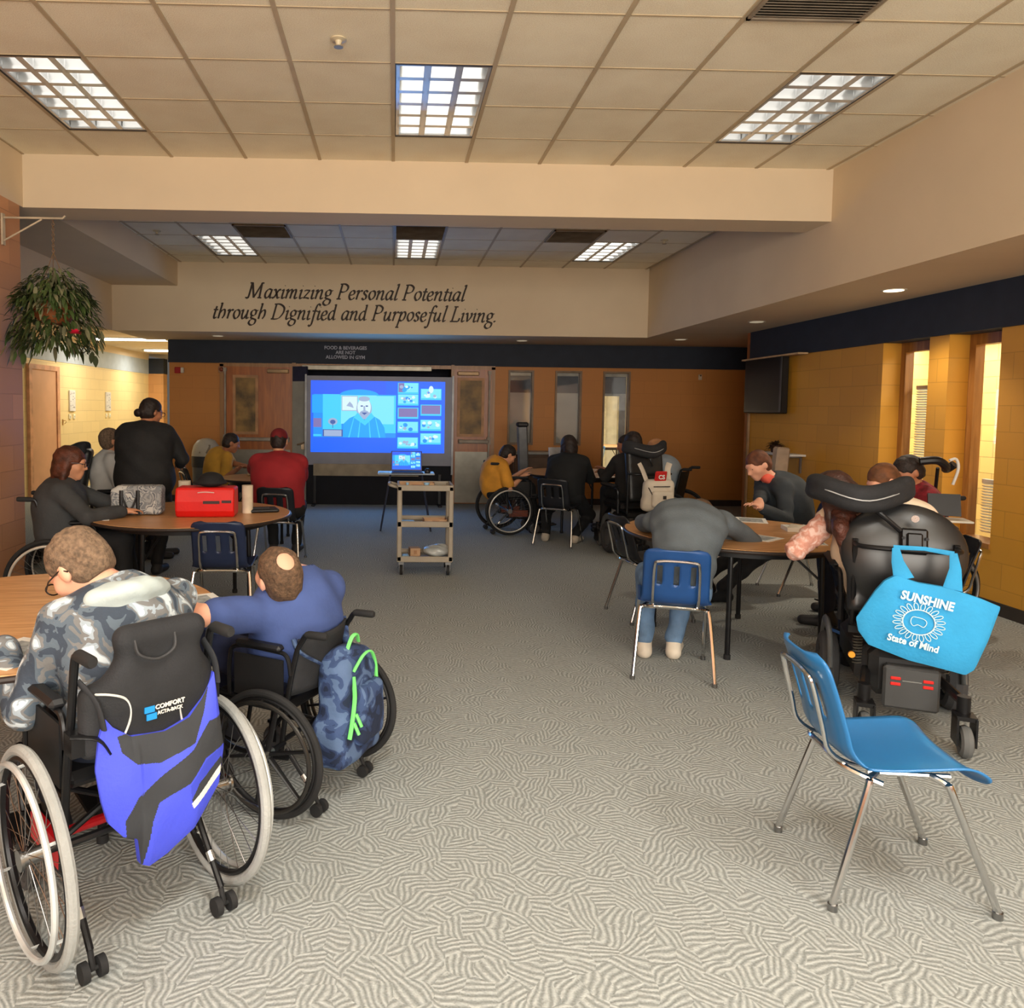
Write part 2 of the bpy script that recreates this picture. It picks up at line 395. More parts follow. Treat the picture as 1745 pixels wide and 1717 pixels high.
    for _ in range(sm):                              # one light smoothing pass
        A = np.zeros_like(vs); cn = np.zeros(len(vs))
        for i in range(4):
            np.add.at(A, F[:, i], vs[F[:, (i + 1) % 4]]); np.add.at(cn, F[:, i], 1)
        vs = vs * .5 + A / np.maximum(cn, 1)[:, None] * .5
    me = bpy.data.meshes.new(name); me.from_pydata((vs - np.array(off)).tolist(), [], F.tolist())
    me.materials.append(mat); me.polygons.foreach_set('use_smooth', [True] * len(me.polygons))
    o = bpy.data.objects.new(name, me); COL.objects.link(o)
    if parent is not None: o.parent = parent
    return o
def letters(s, size, loc, rot, mat, name, parent, ext=.002, bold=0, shear=0, align='CENTER', spacing=1):
    c = bpy.data.curves.new(name, 'FONT'); c.body = s; c.size = size; c.extrude = ext; c.offset = bold; c.shear = shear
    c.align_x = align; c.align_y = 'CENTER'; c.resolution_u = 3; c.space_character = spacing
    t = bpy.data.objects.new(name, c); COL.objects.link(t); t.rotation_euler = rot; t.location = loc
    bpy.context.view_layer.update()
    me = bpy.data.meshes.new_from_object(t.evaluated_get(bpy.context.evaluated_depsgraph_get()))
    me.materials.clear(); me.materials.append(mat)
    bpy.data.objects.remove(t)
    o = bpy.data.objects.new(name, me); COL.objects.link(o); o.rotation_euler = rot; o.location = loc
    if parent is not None: o.parent = parent
    return o
# ================================================================ the room
ORANGE = (196, 122, 48)
OCHRE = (205, 148, 52)
CORR = (238, 214, 156)
bx_far = blocks('painted_block_far', (190, 124, 56), 'x', mort=.95, var=.012, bstr=.12)
by_right = blocks('painted_block_right', OCHRE, 'y', mort=.90, var=.018, bstr=.25)
bx_right = blocks('painted_block_right_reveal', OCHRE, 'x')
by_left = blocks('painted_block_left', (196, 140, 96), 'y', mort=.9)
by_corr = blocks('painted_block_corridor', CORR, 'y', mort=.93, var=.015)
bx_corr = blocks('painted_block_corridor_end', CORR, 'x', mort=.9)
DOORWOOD = wood('door_veneer', (150, 84, 36), (178, 104, 46), 'z', .5, .35)
FRAMEW = wood('window_frame_wood', (140, 92, 44), (172, 120, 62), 'z', .5, .4)
GREYPAINT = M((150, 148, 140), .5, var=.04)
KICK = M((150, 145, 132), .35, .3, var=.06)

struct('floor', MB().bb(-6.2, 8.2, -3.2, 21.5, -.1, 0), carpet())
# --- ceilings: lay-in tiles, with the tee grid as a child
HOLES = [(x, y) for x, y, _ in TROFFERS]
def tiled(name, x0, x1, y0, y1, gx0, gy0, holes, step=.605):
    mb = MB()
    xs = sorted({x0, x1, *[h[0] + s * .3025 for h in holes for s in (-1, 1)]}); ys = sorted({y0, y1, *[h[1] + s * .605 for h in holes for s in (-1, 1)]})
    for i in range(len(xs) - 1):
        for j in range(len(ys) - 1):
            cx, cy = (xs[i] + xs[i + 1]) / 2, (ys[j] + ys[j + 1]) / 2
            if any(abs(cx - h[0]) < .3 and abs(cy - h[1]) < .6 for h in holes): continue
            mb.bb(xs[i], xs[i + 1], ys[j], ys[j + 1], 3.6, 3.63)
    c = struct(name, mb, TILE)
    g = MB(); k = gx0
    while k > x0: k -= step
    k += step
    def seg(a0, a1, fixed, run):
        cuts = [(a0, a1)]
        for h in holes:
            hx, hy = h
            if run == 'y' and abs(fixed - hx) < .29: b0, b1 = hy - .59, hy + .59
            elif run == 'x' and abs(fixed - hy) < .59: b0, b1 = hx - .29, hx + .29
            else: continue
            cuts = [q for a, b in cuts for q in ((a, min(b, b0)), (max(a, b1), b)) if q[1] - q[0] > .02]
        return cuts
    while k < x1:
        for a, b in seg(y0, y1, k, 'y'): g.bb(k - .013, k + .013, a, b, 3.594, 3.601)
        k += step
    k = gy0
    while k > y0: k -= step
    k += step
    while k < y1:
        for a, b in seg(x0, x1, k, 'x'): g.bb(a, b, k - .006, k + .006, 3.5965, 3.6005)
        k += step
    struct('ceiling_grid', g, M((188, 170, 140), .6, var=.03), c)
    return c
tiled('ceiling', -3.06, 3.65, -3, 6.38, -.03, 4.6, [h for h in HOLES if h[1] < 6.3])
tiled('ceiling.001', -3.1, 3.62, 6.78, 10.96, -.03, 9.255, [h for h in HOLES if h[1] > 6.3])
# --- beam, soffits, headers
struct('trim_beam', MB().bb(-3.06, 3.65, 6.38, 6.78, 3.17, 3.75), BEIGE)
struct('wall_header_right', MB().bb(3.65, 5.2, -3, 12.4, 2.62, 3.75), BEIGE)
struct('wall_header_far', MB().bb(-4.03, 3.65, 10.96, 12.45, 2.62, 3.75), BEIGE)
struct('wall_header_left', MB().bb(-4.2, -4.03, 6.5, 10.96, 2.62, 3.75).bb(-4.03, -3.1, 6.78, 10.96, 3.26, 3.75), BEIGE)
struct('wall_left', MB().bb(-3.3, -3.06, -3, 6.32, 0, 3.17), by_left)
struct('wall_left_upper', MB().bb(-3.3, -3.06, -3, 6.38, 3.17, 3.75).bb(-4.2, -3.06, 6.38, 6.78, 3.17, 3.75), BEIGE)
struct('wall_back', MB().bb(-6.2, -2.4, -3.2, -3, 0, 3.75).bb(4.2, 8.2, -3.2, -3, 0, 3.75).bb(-2.4, 4.2, -3.2, -3, 0, .9).bb(-2.4, 4.2, -3.2, -3, 3.1, 3.75), blocks('painted_block_back', ORANGE, 'x'))
wf = MB().bb(-2.4, 4.2, -3.1, -3.0, .9, .95).bb(-2.4, 4.2, -3.1, -3.0, 3.05, 3.1)
for i in range(6): wf.bb(-2.4 + i * 1.31, -2.35 + i * 1.31, -3.1, -3.0, .95, 3.05)
wb = struct('window_6', wf, M((70, 66, 60), .4))  # unseen window, added to house the extra light behind the viewer
MB().bb(-2.35, 4.15, -3.06, -3.05, .95, 3.05).build('pane', GLASS, wb, smooth=False)
struct('ceiling_top', MB().bb(-6.2, 8.2, -3.2, 21.5, 3.76, 3.85), M((60, 58, 55)))
# --- far wall, with its openings
fw = MB(); y0, y1 = 12.4, 12.6
OPEN = [(-1.62, .95, 0, 2.27), (1.86, 2.28, .98, 2.2), (2.63, 3.07, .98, 2.2), (3.42, 3.87, .59, 2.2)]
xs = [-3.65, -1.62, .95, 1.86, 2.28, 2.63, 3.07, 3.42, 3.87, 6.3]
for a, b in zip(xs, xs[1:]):
    o = [q for q in OPEN if abs(q[0] - a) < .01]
    if o:
        _, _, z0, z1 = o[0]
        if z0 > 0: fw.bb(a, b, y0, y1, 0, z0)
        fw.bb(a, b, y0, y1, z1, 2.28)
    else: fw.bb(a, b, y0, y1, 0, 2.28)
struct('wall_far', fw, bx_far)
struct('trim_band_far', MB().bb(-3.66, 6.3, 12.37, 12.6, 2.28, 2.64).bb(-3.66, 6.3, 12.36, 12.375, 2.255, 2.28), BAND)
# --- the right wall
rw = MB()
for a, b in ((7.31, 10.03), (6.43, 6.67), (-3, 5.87)): rw.bb(4.75, 5.05, a, b, 0, 2.25)
for a, b in ((5.87, 6.43), (6.67, 7.31)): rw.bb(4.75, 5.05, a, b, 0, .5)
struct('wall_right', rw, by_right)
struct('wall_right_return', MB().bb(4.74, 5.9, 10.03, 10.15, 0, 2.62).bb(5.9, 6.3, 10.03, 12.4, 0, 2.62), blocks('painted_block_return', (160, 95, 45), 'y', mort=.9))
struct('trim_band_right', MB().bb(4.72, 5.06, -3, 10.03, 2.25, 2.62), BAND)
struct('trim_ceiling_return', MB().bb(5.2, 6.4, -3, 12.4, 2.62, 2.7), BEIGE)
struct('trim_ledge_strip', MB().bb(4.60, 4.72, 8.6, 10.0, 2.235, 2.255), M((190, 160, 120), .5))
struct('trim_corner_guard', MB().bb(4.72, 4.745, 10.005, 10.04, 0, 2.24), M((150, 120, 88), .4))
BLIND = M((225, 224, 215), .55, var=.03)
def side_window(n, ya, yb, blind_h, full):
    f = MB(); X0, X1 = 4.93, 5.01; t = .07
    f.bb(X0, X1, ya, ya + t, .5, 2.25); f.bb(X0, X1, yb - t, yb, .5, 2.25); f.bb(X0, X1, ya + t, yb - t, 2.16, 2.25)
    f.bb(4.74, X1, ya, yb, .5, .54)
    o = struct('window_%d' % n, f, FRAMEW)
    MB().bb(4.965, 4.971, ya + t, yb - t, .54, 2.16).build('pane', GLASS, o, smooth=False)
    bl = MB(); z = blind_h
    while z > .56:
        bl.box((5.06, (ya + yb) / 2, z), (.028, yb - ya - .13, .0022), M3=Matrix.Rotation(R(38), 3, 'Y')); z -= .024
    bl.bb(5.045, 5.075, ya + .07, yb - .07, blind_h + .01, blind_h + .04)
    bl.build('blind', BLIND, o, smooth=False)
side_window(1, 6.67, 7.31, 1.80, 0); side_window(2, 5.87, 6.43, .98, 0)
# the lit office behind those windows
of = MB().bb(7.6, 7.7, 4.6, 10.6, 0, 2.75).bb(5.06, 7.7, 10.5, 10.6, 0, 2.75).bb(5.06, 7.7, 4.6, 4.7, 0, 2.75)
struct('wall_office', of, blocks('painted_block_office', (240, 214, 140), 'y'))
struct('ceiling_office', MB().bb(5.06, 7.7, 4.6, 10.6, 2.72, 2.75), WHITE)
# --- the corridor on the left
struct('wall_corridor_left', MB().bb(-6.05, -5.85, 4.0, 18.2, 0, 2.29), by_corr)
LB = M((172, 182, 190), .6, var=.03)
struct('trim_band_corridor', MB().bb(-6.05, -5.84, 4.0, 18.2, 2.29, 2.62).bb(-5.2, -3.4, 20.5, 20.6, 2.29, 2.62), LB)
struct('wall_corridor_end', MB().bb(-5.85, -3.4, 20.6, 20.7, 0, 2.76), bx_corr)
struct('wall_corridor_pier', MB().bb(-5.85, -5.5, 18.2, 18.5, 0, 2.3), blocks('painted_block_pier', (205, 150, 92), 'x', mort=.9))
struct('trim_band_pier', MB().bb(-5.85, -5.49, 18.19, 18.5, 2.3, 2.66), BAND)
struct('wall_corridor_right', MB().bb(-3.65, -3.55, 12.6, 20.6, 0, 2.76), by_corr)
struct('ceiling_corridor', MB().bb(-6.05, -4.2, 4.0, 20.7, 2.76, 2.8).bb(-4.2, -3.55, 12.45, 20.7, 2.76, 2.8).bb(-4.2, -3.3, 4, 6.5, 2.76, 2.8), M((236, 216, 184), .8, var=.03))
struct('wall_corridor_near', MB().bb(-6.05, -3.3, 3.9, 4.0, 0, 2.8), by_corr)
struct('wall_corridor_upper', MB().bb(-6.05, -5.84, 4, 18.2, 2.62, 2.76), BEIGE)
d = struct('door_1', MB().bb(-5.85, -5.80, 12.2, 12.3, 0, 2.2).bb(-5.85, -5.80, 13.2, 13.3, 0, 2.2).bb(-5.85, -5.80, 12.3, 13.2, 2.12, 2.2), M((214, 160, 122), .5))
MB().bb(-5.85, -5.82, 12.3, 13.2, .01, 2.12).build('door_leaf', M((222, 170, 130), .5, var=.03, vs=3), d, smooth=False)
# --- the bright hall seen through the slim far window
struct('floor_hall', MB().bb(3, 6.4, 12.6, 20.4, 0, .012), M((205, 196, 170), .12, var=.05, coat=.5))
struct('wall_hall', MB().bb(3.0, 3.1, 12.6, 20.4, 0, 3).bb(6.3, 6.4, 12.6, 20.4, 0, 3).bb(3, 6.4, 20.3, 20.4, 0, 3), M((225, 216, 190), .7, var=.04))
struct('ceiling_hall', MB().bb(3, 6.4, 12.6, 20.4, 3, 3.05), WHITE)
cur = MB()
for x in (3.3, 4.0, 4.7, 5.4, 6.0): cur.bb(x, x + .25, 20.1, 20.28, 0, 2.9)
struct('trim_hall_pilasters', cur, M((196, 184, 150), .7))

# ---------------------------------------------------------------- far wall doors and windows
def strip_frame(mb, x0, x1, z0, z1, y, t=.03, dpt=.03):
    mb.bb(x0 - t, x0, y - dpt, y, z0 - t, z1 + t); mb.bb(x1, x1 + t, y - dpt, y, z0 - t, z1 + t); mb.bb(x0, x1, y - dpt, y, z0 - t, z0); mb.bb(x0, x1, y - dpt, y, z1, z1 + t)
def hall_door(n, x0, x1, wx0, wx1, handle_side):
    o = struct('door_%d' % n, MB().bb(x0, x1, 12.355, 12.4, .01, 2.2), DOORWOOD)
    m_ = MB(); strip_frame(m_, wx0, wx1, 1.15, 2.02, 12.355, .045, .02); m_.build('vision_frame', M((176, 128, 84), .5), o, smooth=False)
    MB().bb(wx0, wx1, 12.345, 12.352, 1.15, 2.02).build('vision_pane', M((120, 92, 48), .5, var=.35, vs=5), o, smooth=False)
    MB().bb(x0 + .03, x1 - .03, 12.35, 12.356, .02, .86).build('kick_plate', KICK, o, smooth=False)
    b = MB().bb(x0 + .08, x1 - .04, 12.27, 12.31, 1.0, 1.06, bev=.01); b.bb(x0 + .08, x0 + .14, 12.31, 12.356, .99, 1.07).bb(x1 - .1, x1 - .04, 12.31, 12.356, .99, 1.07)
    b.build('push_bar', M((150, 138, 124), .6, .3), o, smooth=False)
    b = MB().bb(x0 + .05 if handle_side < 0 else x1 - .4, x0 + .4 if handle_side < 0 else x1 - .05, 12.29, 12.355, 2.10, 2.165, bev=.01)
    b.build('door_closer', M((150, 120, 84), .4, .3), o, smooth=False)
    xh = x0 + .02 if handle_side > 0 else x1 - .05
    r = MB().bb(xh, xh + .03, 12.31, 12.35, .08, 2.14).bb(xh - .015, xh + .045, 12.30, 12.35, .98, 1.1).bb(xh - .01, xh + .04, 12.30, 12.35, 2.12, 2.18)
    r.build('vertical_rod', M((150, 138, 124), .6, .3), o, smooth=False); return o
hall_door(2, -2.77, -1.66, -2.57, -2.25, 1)
hall_door(3, .97, 1.58, 1.07, 1.42, -1)
jm = MB().bb(-1.66, -1.60, 12.33, 12.6, 0, 2.27).bb(.92, .97, 12.33, 12.6, 0, 2.27).bb(-2.83, -2.77, 12.36, 12.4, 0, 2.24).bb(-2.83, 1.64, 12.36, 12.4, 2.2, 2.26).bb(1.58, 1.64, 12.36, 12.4, 0, 2.24)
struct('trim_door_frames', jm, wood('frame_tan', (150, 106, 62), (172, 126, 78), 'z', .5))
struct('trim_door_head', MB().bb(-1.5, .6, 12.30, 12.36, 2.16, 2.235, bev=.008), M((186, 178, 158), .4, .2))
struct('wall_recess', MB().bb(-1.62, .95, 13.4, 13.5, 0, 2.4).bb(-1.7, -1.62, 12.6, 13.5, 0, 2.4).bb(.95, 1.03, 12.6, 13.5, 0, 2.4).bb(-1.7, 1.03, 12.6, 13.5, 2.3, 2.4), M((30, 31, 46), .8))
d = struct('door_4', MB().box((-1.52, 12.27, 1.0), (.26, .045, 1.94), rz=-25), GREYPAINT)
m_ = MB().box((-1.52, 12.27, 2.09), (.26, .045, .24), rz=-25); m_.build('transom_panel', M((36, 38, 62), .6), d, smooth=False)
m_ = MB().tube([(-1.56, 12.27, .95), (-1.52, 12.20, .96), (-1.40, 12.18, 1.0)], .014); m_.box((-1.47, 12.215, .93), (.05, .03, .10)); m_.build('lever_handle', M((150, 130, 105), .4, .6), d)
for n, (x0, x1, z0, z1) in zip((3, 4, 5), ((1.86, 2.28, .98, 2.2), (2.63, 3.07, .98, 2.2), (3.42, 3.87, .59, 2.2))):
    f = MB(); strip_frame(f, x0 + .03, x1 - .03, z0 + .03, z1 - .03, 12.5, .03, .12)
    o = struct('window_%d' % n, f, M((128, 104, 78), .45))
    MB().bb(x0 + .03, x1 - .03, 12.47, 12.475, z0 + .03, z1 - .03).build('pane', GLASS, o, smooth=False)
    MB().bb(x0 + .03, x1 - .03, 12.50, 12.51, 2.12, 2.17).build('shade_rail', M((170, 165, 150), .5), o, smooth=False)
    MB().bb(x0 + .03, x1 - .03, 12.52, 12.53, 1.84, 2.12).build('upper_panel', M((56, 60, 68), .6, var=.1), o, smooth=False)
    if n < 5: MB().bb(x0 + .03, x1 - .03, 12.515, 12.525, z0 + .03, 1.84).build('paper_shade', M((168, 168, 160), .8, var=.07, vs=2), o, smooth=False)
    else: MB().bb(x1 - .14, x1 - .03, 12.515, 12.525, z0 + .03, 1.84).bb(x0 + .03, x1 - .14, 12.515, 12.525, 1.80, 1.84).build('inner_jamb', M((150, 150, 146), .5), o, smooth=False)
struct('baseboard_far', MB().bb(-3.65, -2.83, 12.385, 12.4, 0, .1).bb(1.64, 5.9, 12.385, 12.4, 0, .1), M((50, 40, 36), .6))
struct('baseboard_right', MB().bb(4.735, 4.75, -3, 10.0, 0, .1), M((50, 44, 40), .6))
struct('baseboard_left', MB().bb(-3.06, -3.045, -3, 6.32, 0, .1), M((50, 44, 40), .6))

# ---------------------------------------------------------------- ceiling fixtures
def troffer(loc, label, group=None):
    t = thing('ceiling_light', label, 'ceiling light', (loc[0], loc[1], 3.6), 0, group)
    w_, l_ = .2975, .60
    h = MB().bb(-w_, -w_ + .004, -l_, l_, 0, .14).bb(w_ - .004, w_, -l_, l_, 0, .14).bb(-w_, w_, -l_, -l_ + .004, 0, .14).bb(-w_, w_, l_ - .004, l_, 0, .14).bb(-w_, w_, -l_, l_, .14, .145)
    h.build('housing', M((205, 205, 200), .35, var=.02), t, smooth=False)
    f = MB(); a = .012
    f.bb(-w_ - .004, -w_ + a, -l_ - .004, l_ + .004, -.004, .004).bb(w_ - a, w_ + .004, -l_ - .004, l_ + .004, -.004, .004).bb(-w_ + a, w_ - a, -l_ - .004, -l_ + a, -.004, .004).bb(-w_ + a, w_ - a, l_ - a, l_ + .004, -.004, .004)
    f.build('frame', M((52, 44, 38), .5, var=.05), t, smooth=False)
    b = MB(); lw, ll = (w_ - a) * 2 / 3, (l_ - a) * 2 / 6
    def blade(c, ln, alongx):                            # curved parabolic blade: thin at the top, wide at the bottom
        P = [(-.022, 0), (-.014, .006), (-.006, .03), (-.003, .085), (.003, .085), (.006, .03), (.014, .006), (.022, 0)]
        if alongx: b.prism(P, -ln / 2, ln / 2, lambda u, v, d: (c[0] + d, c[1] + u, v))
        else: b.prism(P, -ln / 2, ln / 2, lambda u, v, d: (c[0] + u, c[1] + d, v))
    for i in range(4): blade((-w_ + a + i * lw, 0), 2 * (l_ - a), False)
    for j in range(7):
        for i in range(3): blade((-w_ + a + (i + .5) * lw, -l_ + a + j * ll), lw - .02, True)
    b.build('louver', M((228, 230, 230), .22, .55, var=.02), t, smooth=True, angle=50)
    return t
LB_ = ['parabolic louvered ceiling light at the near bay beside the left wall', 'parabolic louvered ceiling light straight above the middle aisle of the near bay',
       'parabolic louvered ceiling light at the near bay toward the right soffit', 'small-looking louvered ceiling light in the far bay, left of the motto, front row',
       'louvered ceiling light in the far bay above the motto, nearer the motto wall', 'louvered ceiling light in the far bay at its right side, nearer the motto wall',
       'louvered ceiling light half hidden by the beam, far bay, left', 'louvered ceiling light half hidden by the beam, far bay, middle', 'louvered ceiling light half hidden by the beam, far bay, right side']
tr0 = None
for (x, y, p), lb in zip(TROFFERS, LB_ + [None] * 5):
    lb = lb or 'louvered ceiling light behind the viewer, out of the picture'
    if tr0 is None: tr0 = troffer((x, y), lb, 'recessed ceiling lights')
    else: dup(tr0, (x, y, 3.6), label=lb)
# downlights
for (x, y, p), lb in zip(DOWNS, ['lit round recessed downlight in the right soffit above the slim windows', 'dim round recessed downlight in the right soffit near the television', 'small recessed downlight at the far right end of the soffit',
                                 'small recessed downlight above the dark band near the corridor', 'small recessed downlight above the dark band by the slim windows']):
    t = thing('downlight', lb, 'downlight', (x, y, 2.62), 0, 'recessed downlights')
    MB().lathe([(.078, -.004), (.095, -.006), (.1, 0), (.098, .002), (.078, .002)], n=28).build('trim_ring', M((205, 196, 180), .4), t)
    MB().lathe([(.0, -.0045), (.076, -.0045), (.076, -.0075), (0, -.0075)], n=24).build('lens', M((255, 236, 200), .5, emit=4 if p > 5 else .35, var=0), t)
def vent(x0, x1, y0, y1, label):
    t = thing('air_return', label, 'air vent', ((x0 + x1) / 2, (y0 + y1) / 2, 3.598))
    w_, l_ = (x1 - x0) / 2, (y1 - y0) / 2
    MB().bb(-w_, w_, -l_, l_, -.004, 0).build('backing', M((70, 66, 60), .7), t, smooth=False)
    g = MB(); n = int(2 * l_ / .025)
    for i in range(n): g.box((0, -l_ + (i + .5) * 2 * l_ / n, -.010), (2 * w_ - .02, .016, .002), M3=Matrix.Rotation(R(40), 3, 'X'))
    g.bb(-w_, -w_ + .02, -l_, l_, -.018, -.004).bb(w_ - .02, w_, -l_, l_, -.018, -.004).bb(-w_, w_, -l_, -l_ + .02, -.018, -.004).bb(-w_, w_, l_ - .02, l_, -.018, -.004)
    g.build('grille', M((140, 128, 112), .5), t, smooth=False)
vent(1.79, 2.38, 3.40, 3.99, 'grey slatted air return in the near ceiling, above the right light')
vent(-1.84, -1.24, 8.65, 9.25, 'grey slatted air return in the far bay beside the left light')
vent(-.02, .57, 8.52, 9.24, 'grey slatted air return between the two middle lights of the far bay')
vent(1.79, 2.38, 8.65, 9.25, 'grey slatted air return in the far bay beside the right light')
for x, y, lb in ((-.33, 4.32, 'small round sprinkler head in the near ceiling left of the middle light'), (-2.8, 9.06, 'small round sprinkler head at the left edge of the far bay'), (3.2, 9.1, 'small round sprinkler head at the right edge of the far bay')):
    t = thing('sprinkler', lb, 'sprinkler', (x, y, 3.598), 0, 'ceiling sprinklers')
    MB().lathe([(.045, 0), (.045, -.006), (.02, -.012), (.012, -.035), (.0, -.035)], n=20).build('escutcheon', M((196, 184, 156), .4), t)
    MB().lathe([(.0, -.045), (.026, -.045), (.026, -.041), (0, -.041)], n=16).build('deflector', M((150, 140, 120), .4, .5), t)
# corridor ceiling lamps
for y, lb in ((13.86, 'bright wraparound corridor lamp, the nearer of the two'), (16.6, 'bright wraparound corridor lamp deeper in the corridor')):
    t = thing('corridor_light', lb, 'ceiling light', (-4.75, y, 2.76), 0, 'corridor lamps')
    MB().bb(-.68, .68, -.14, .14, -.012, 0).build('base_plate', WHITE, t, smooth=False)
    MB().bb(-.66, -.64, -.12, .12, -.045, -.012).bb(.64, .66, -.12, .12, -.045, -.012).build('end_cap', WHITE, t, smooth=False)
    MB().tube([(-.63, -.06, -.03), (.63, -.06, -.03)], .013).tube([(-.63, .06, -.03), (.63, .06, -.03)], .013).build('tube_pair', M((255, 250, 235), .5, emit=8, var=0), t)

# ---------------------------------------------------------------- the motto, cut with a broad slanted nib
def pen_text(lines, name, label, size, y, mat, thick=.006):
    G = {  # letter: (advance, [strokes]) with x-height 1, ascender 1.75, descender -.75
     'a': (.98, ['.78,.95 .5,1.02 .2,.7 .12,.25 .3,0 .55,.2 .75,.6', '.85,1.0 .7,.3 .75,.02 .95,.12']),
     'd': (1.05, ['.78,.95 .5,1.02 .2,.7 .12,.25 .3,0 .55,.2 .75,.6', '.85,1.75 .74,.8 .7,.3 .75,.02 .98,.12', '.68,1.68 .87,1.75']),
     'e': (.82, ['.15,.45 .55,.55 .68,.82 .5,1.0 .22,.8 .1,.35 .25,0 .5,.0 .72,.2']),
     'f': (.7, ['1.02,1.6 .8,1.78 .6,1.5 .4,.6 .25,-.4 .05,-.75 -.12,-.62', '.18,.97 .75,.97']),
     'g': (.95, ['.78,.9 .5,1.02 .22,.8 .2,.45 .42,.35 .68,.5 .75,.85', '.3,.36 .2,.12 .5,.0 .78,-.15 .68,-.55 .3,-.72 .02,-.5 .12,-.2 .4,-.02', '.78,.88 .98,.97']),
     'h': (1.08, ['.45,1.75 .3,.9 .15,0', '.28,1.68 .46,1.75', '.22,.5 .5,.9 .75,1.0 .85,.8 .8,.35 .6,.02']),
     'i': (.5, ['.08,.85 .3,.98 .22,.5 .18,.1 .3,.0 .48,.14', '.38,1.42 .40,1.44']),
     'l': (.48, ['.25,1.68 .45,1.75 .3,.9 .18,.12 .28,0 .46,.14']),
     'm': (1.55, ['.08,.85 .3,.98 .14,0', '.22,.5 .5,.9 .7,1.0 .76,.8 .62,0', '.7,.5 .95,.9 1.15,1.0 1.22,.8 1.12,.15 1.25,0 1.42,.14']),
     'n': (1.08, ['.08,.85 .3,.98 .14,0', '.22,.5 .5,.9 .72,1.0 .8,.8 .7,.15 .82,0 1.0,.14']),
     'o': (.9, ['.55,1.0 .25,.85 .12,.4 .3,.02 .55,.08 .78,.45 .75,.85 .55,1.0']),
     'p': (1.0, ['.08,.85 .32,.98 .15,.0 .0,-.72', '-.15,-.74 .2,-.74', '.24,.5 .5,.95 .75,1.0 .85,.7 .7,.2 .45,.0 .2,.12']),
     'r': (.72, ['.08,.85 .3,.98 .14,0', '.22,.5 .42,.88 .62,1.0 .72,.9']),
     's': (.72, ['.62,.85 .45,1.02 .25,.9 .25,.68 .5,.42 .48,.12 .25,-.02 .05,.15']),
     't': (.58, ['.42,1.35 .28,.7 .2,.15 .32,0 .5,.14', '.1,.97 .6,.97']),
     'u': (1.08, ['.08,.85 .3,.98 .2,.4 .25,.04 .45,.05 .72,.5', '.85,.98 .74,.3 .8,.02 1.0,.14']),
     'v': (.92, ['.08,.85 .26,.98 .3,.5 .32,.03', '.32,.03 .65,.4 .8,.8 .72,1.0']),
     'x': (.92, ['.1,.9 .28,.98 .45,.5 .6,.03 .82,.12', '.85,.92 .7,.98 .42,.5 .15,.03 .02,.1']),
     'z': (.85, ['.15,.85 .3,.95 .75,.93', '.75,.93 .1,.06', '.1,.06 .4,.1 .72,.03']),
     'M': (2.0, ['.05,.02 .25,.1 .5,1.7', '.55,1.68 .85,.05', '.85,.05 1.65,1.68', '1.62,1.68 1.5,.02', '.3,1.69 .6,1.69', '1.6,1.69 1.85,1.69', '-.1,.02 .25,.02', '1.3,.02 1.72,.02']),
     'P': (1.3, ['.45,1.66 .2,.02', '.25,1.69 .8,1.7 1.15,1.4 1.0,.95 .6,.8 .35,.85', '0,.02 .45,.02']),
     'D': (1.6, ['.45,1.66 .2,.02', '.25,1.69 .9,1.68 1.4,1.3 1.35,.7 .95,.15 .5,.0 0,.02']),
     'L': (1.2, ['.5,1.66 .22,.05', '.3,1.69 .75,1.69', '0,.02 .7,.02 .95,.06 1.08,.4']),
     '.': (.4, ['.08,.02 .14,.10 .2,.04']), ' ': (.55, [])}
    mb = MB(); nib = V((cos(R(28)), sin(R(28)), 0)); k = 0
    for s, xc, z0, width in lines:
        tot = sum(G[c][0] for c in s); u = width / tot; x = xc - width / 2
        for ch in s:
            adv, st = G[ch]
            for q in st:
                P = [V((*map(float, p.split(',')), 0)) for p in q.split()]
                P = spl(P, 5) if len(P) > 2 else P
                for i in range(len(P) - 1):
                    a, b = P[i], P[i + 1]; d_ = (b - a).normalized() if (b - a).length > 1e-6 else V((1, 0, 0))
                    n_ = V((-d_.y, d_.x, 0)); hw = .035 + .085 * abs(n_.dot(nib))
                    a2, b2 = a - d_ * .02, b + d_ * .02
                    poly = [a2 + n_ * hw, a2 - n_ * hw, b2 - n_ * hw, b2 + n_ * hw]
                    poly = [(x + (p.x + p.y * .14) * u, z0 + p.y * size) for p in poly]
                    k += 1; dd = thick + .0002 * (k % 5)
                    mb.prism(poly, 0, dd, lambda a_, b_, d__: (a_, y - d__, b_))
            x += adv * u
    o = mb.build(name, mat, None, smooth=False, off=(0, y, lines[0][2])); o.location = (0, y, lines[0][2])
    return tag(o, label, 'wall lettering')
pen_text([('Maximizing Personal Potential', -.57, 3.105, 3.12)], 'motto_line', 'dark italic wall lettering reading Maximizing Personal Potential, upper line of the motto', .125, 10.958, M((52, 38, 28), .6))
pen_text([('through Dignified and Purposeful Living.', -.58, 2.81, 4.07)], 'motto_line', 'dark italic wall lettering reading through Dignified and Purposeful Living, lower line', .125, 10.958, M((52, 38, 28), .6))
lt = thing('rule_sign', 'small pale lettering about food and beverages on the dark band above the screen', 'wall lettering', (-.80, 12.36, 2.45))
for i, s in enumerate(('FOOD & BEVERAGES', 'ARE NOT', 'ALLOWED IN GYM')): letters(s, .075, (0, -.002, .07 - i * .075), (R(90), 0, 0), M((170, 172, 185), .6), 'text_line', lt, .002, .002)
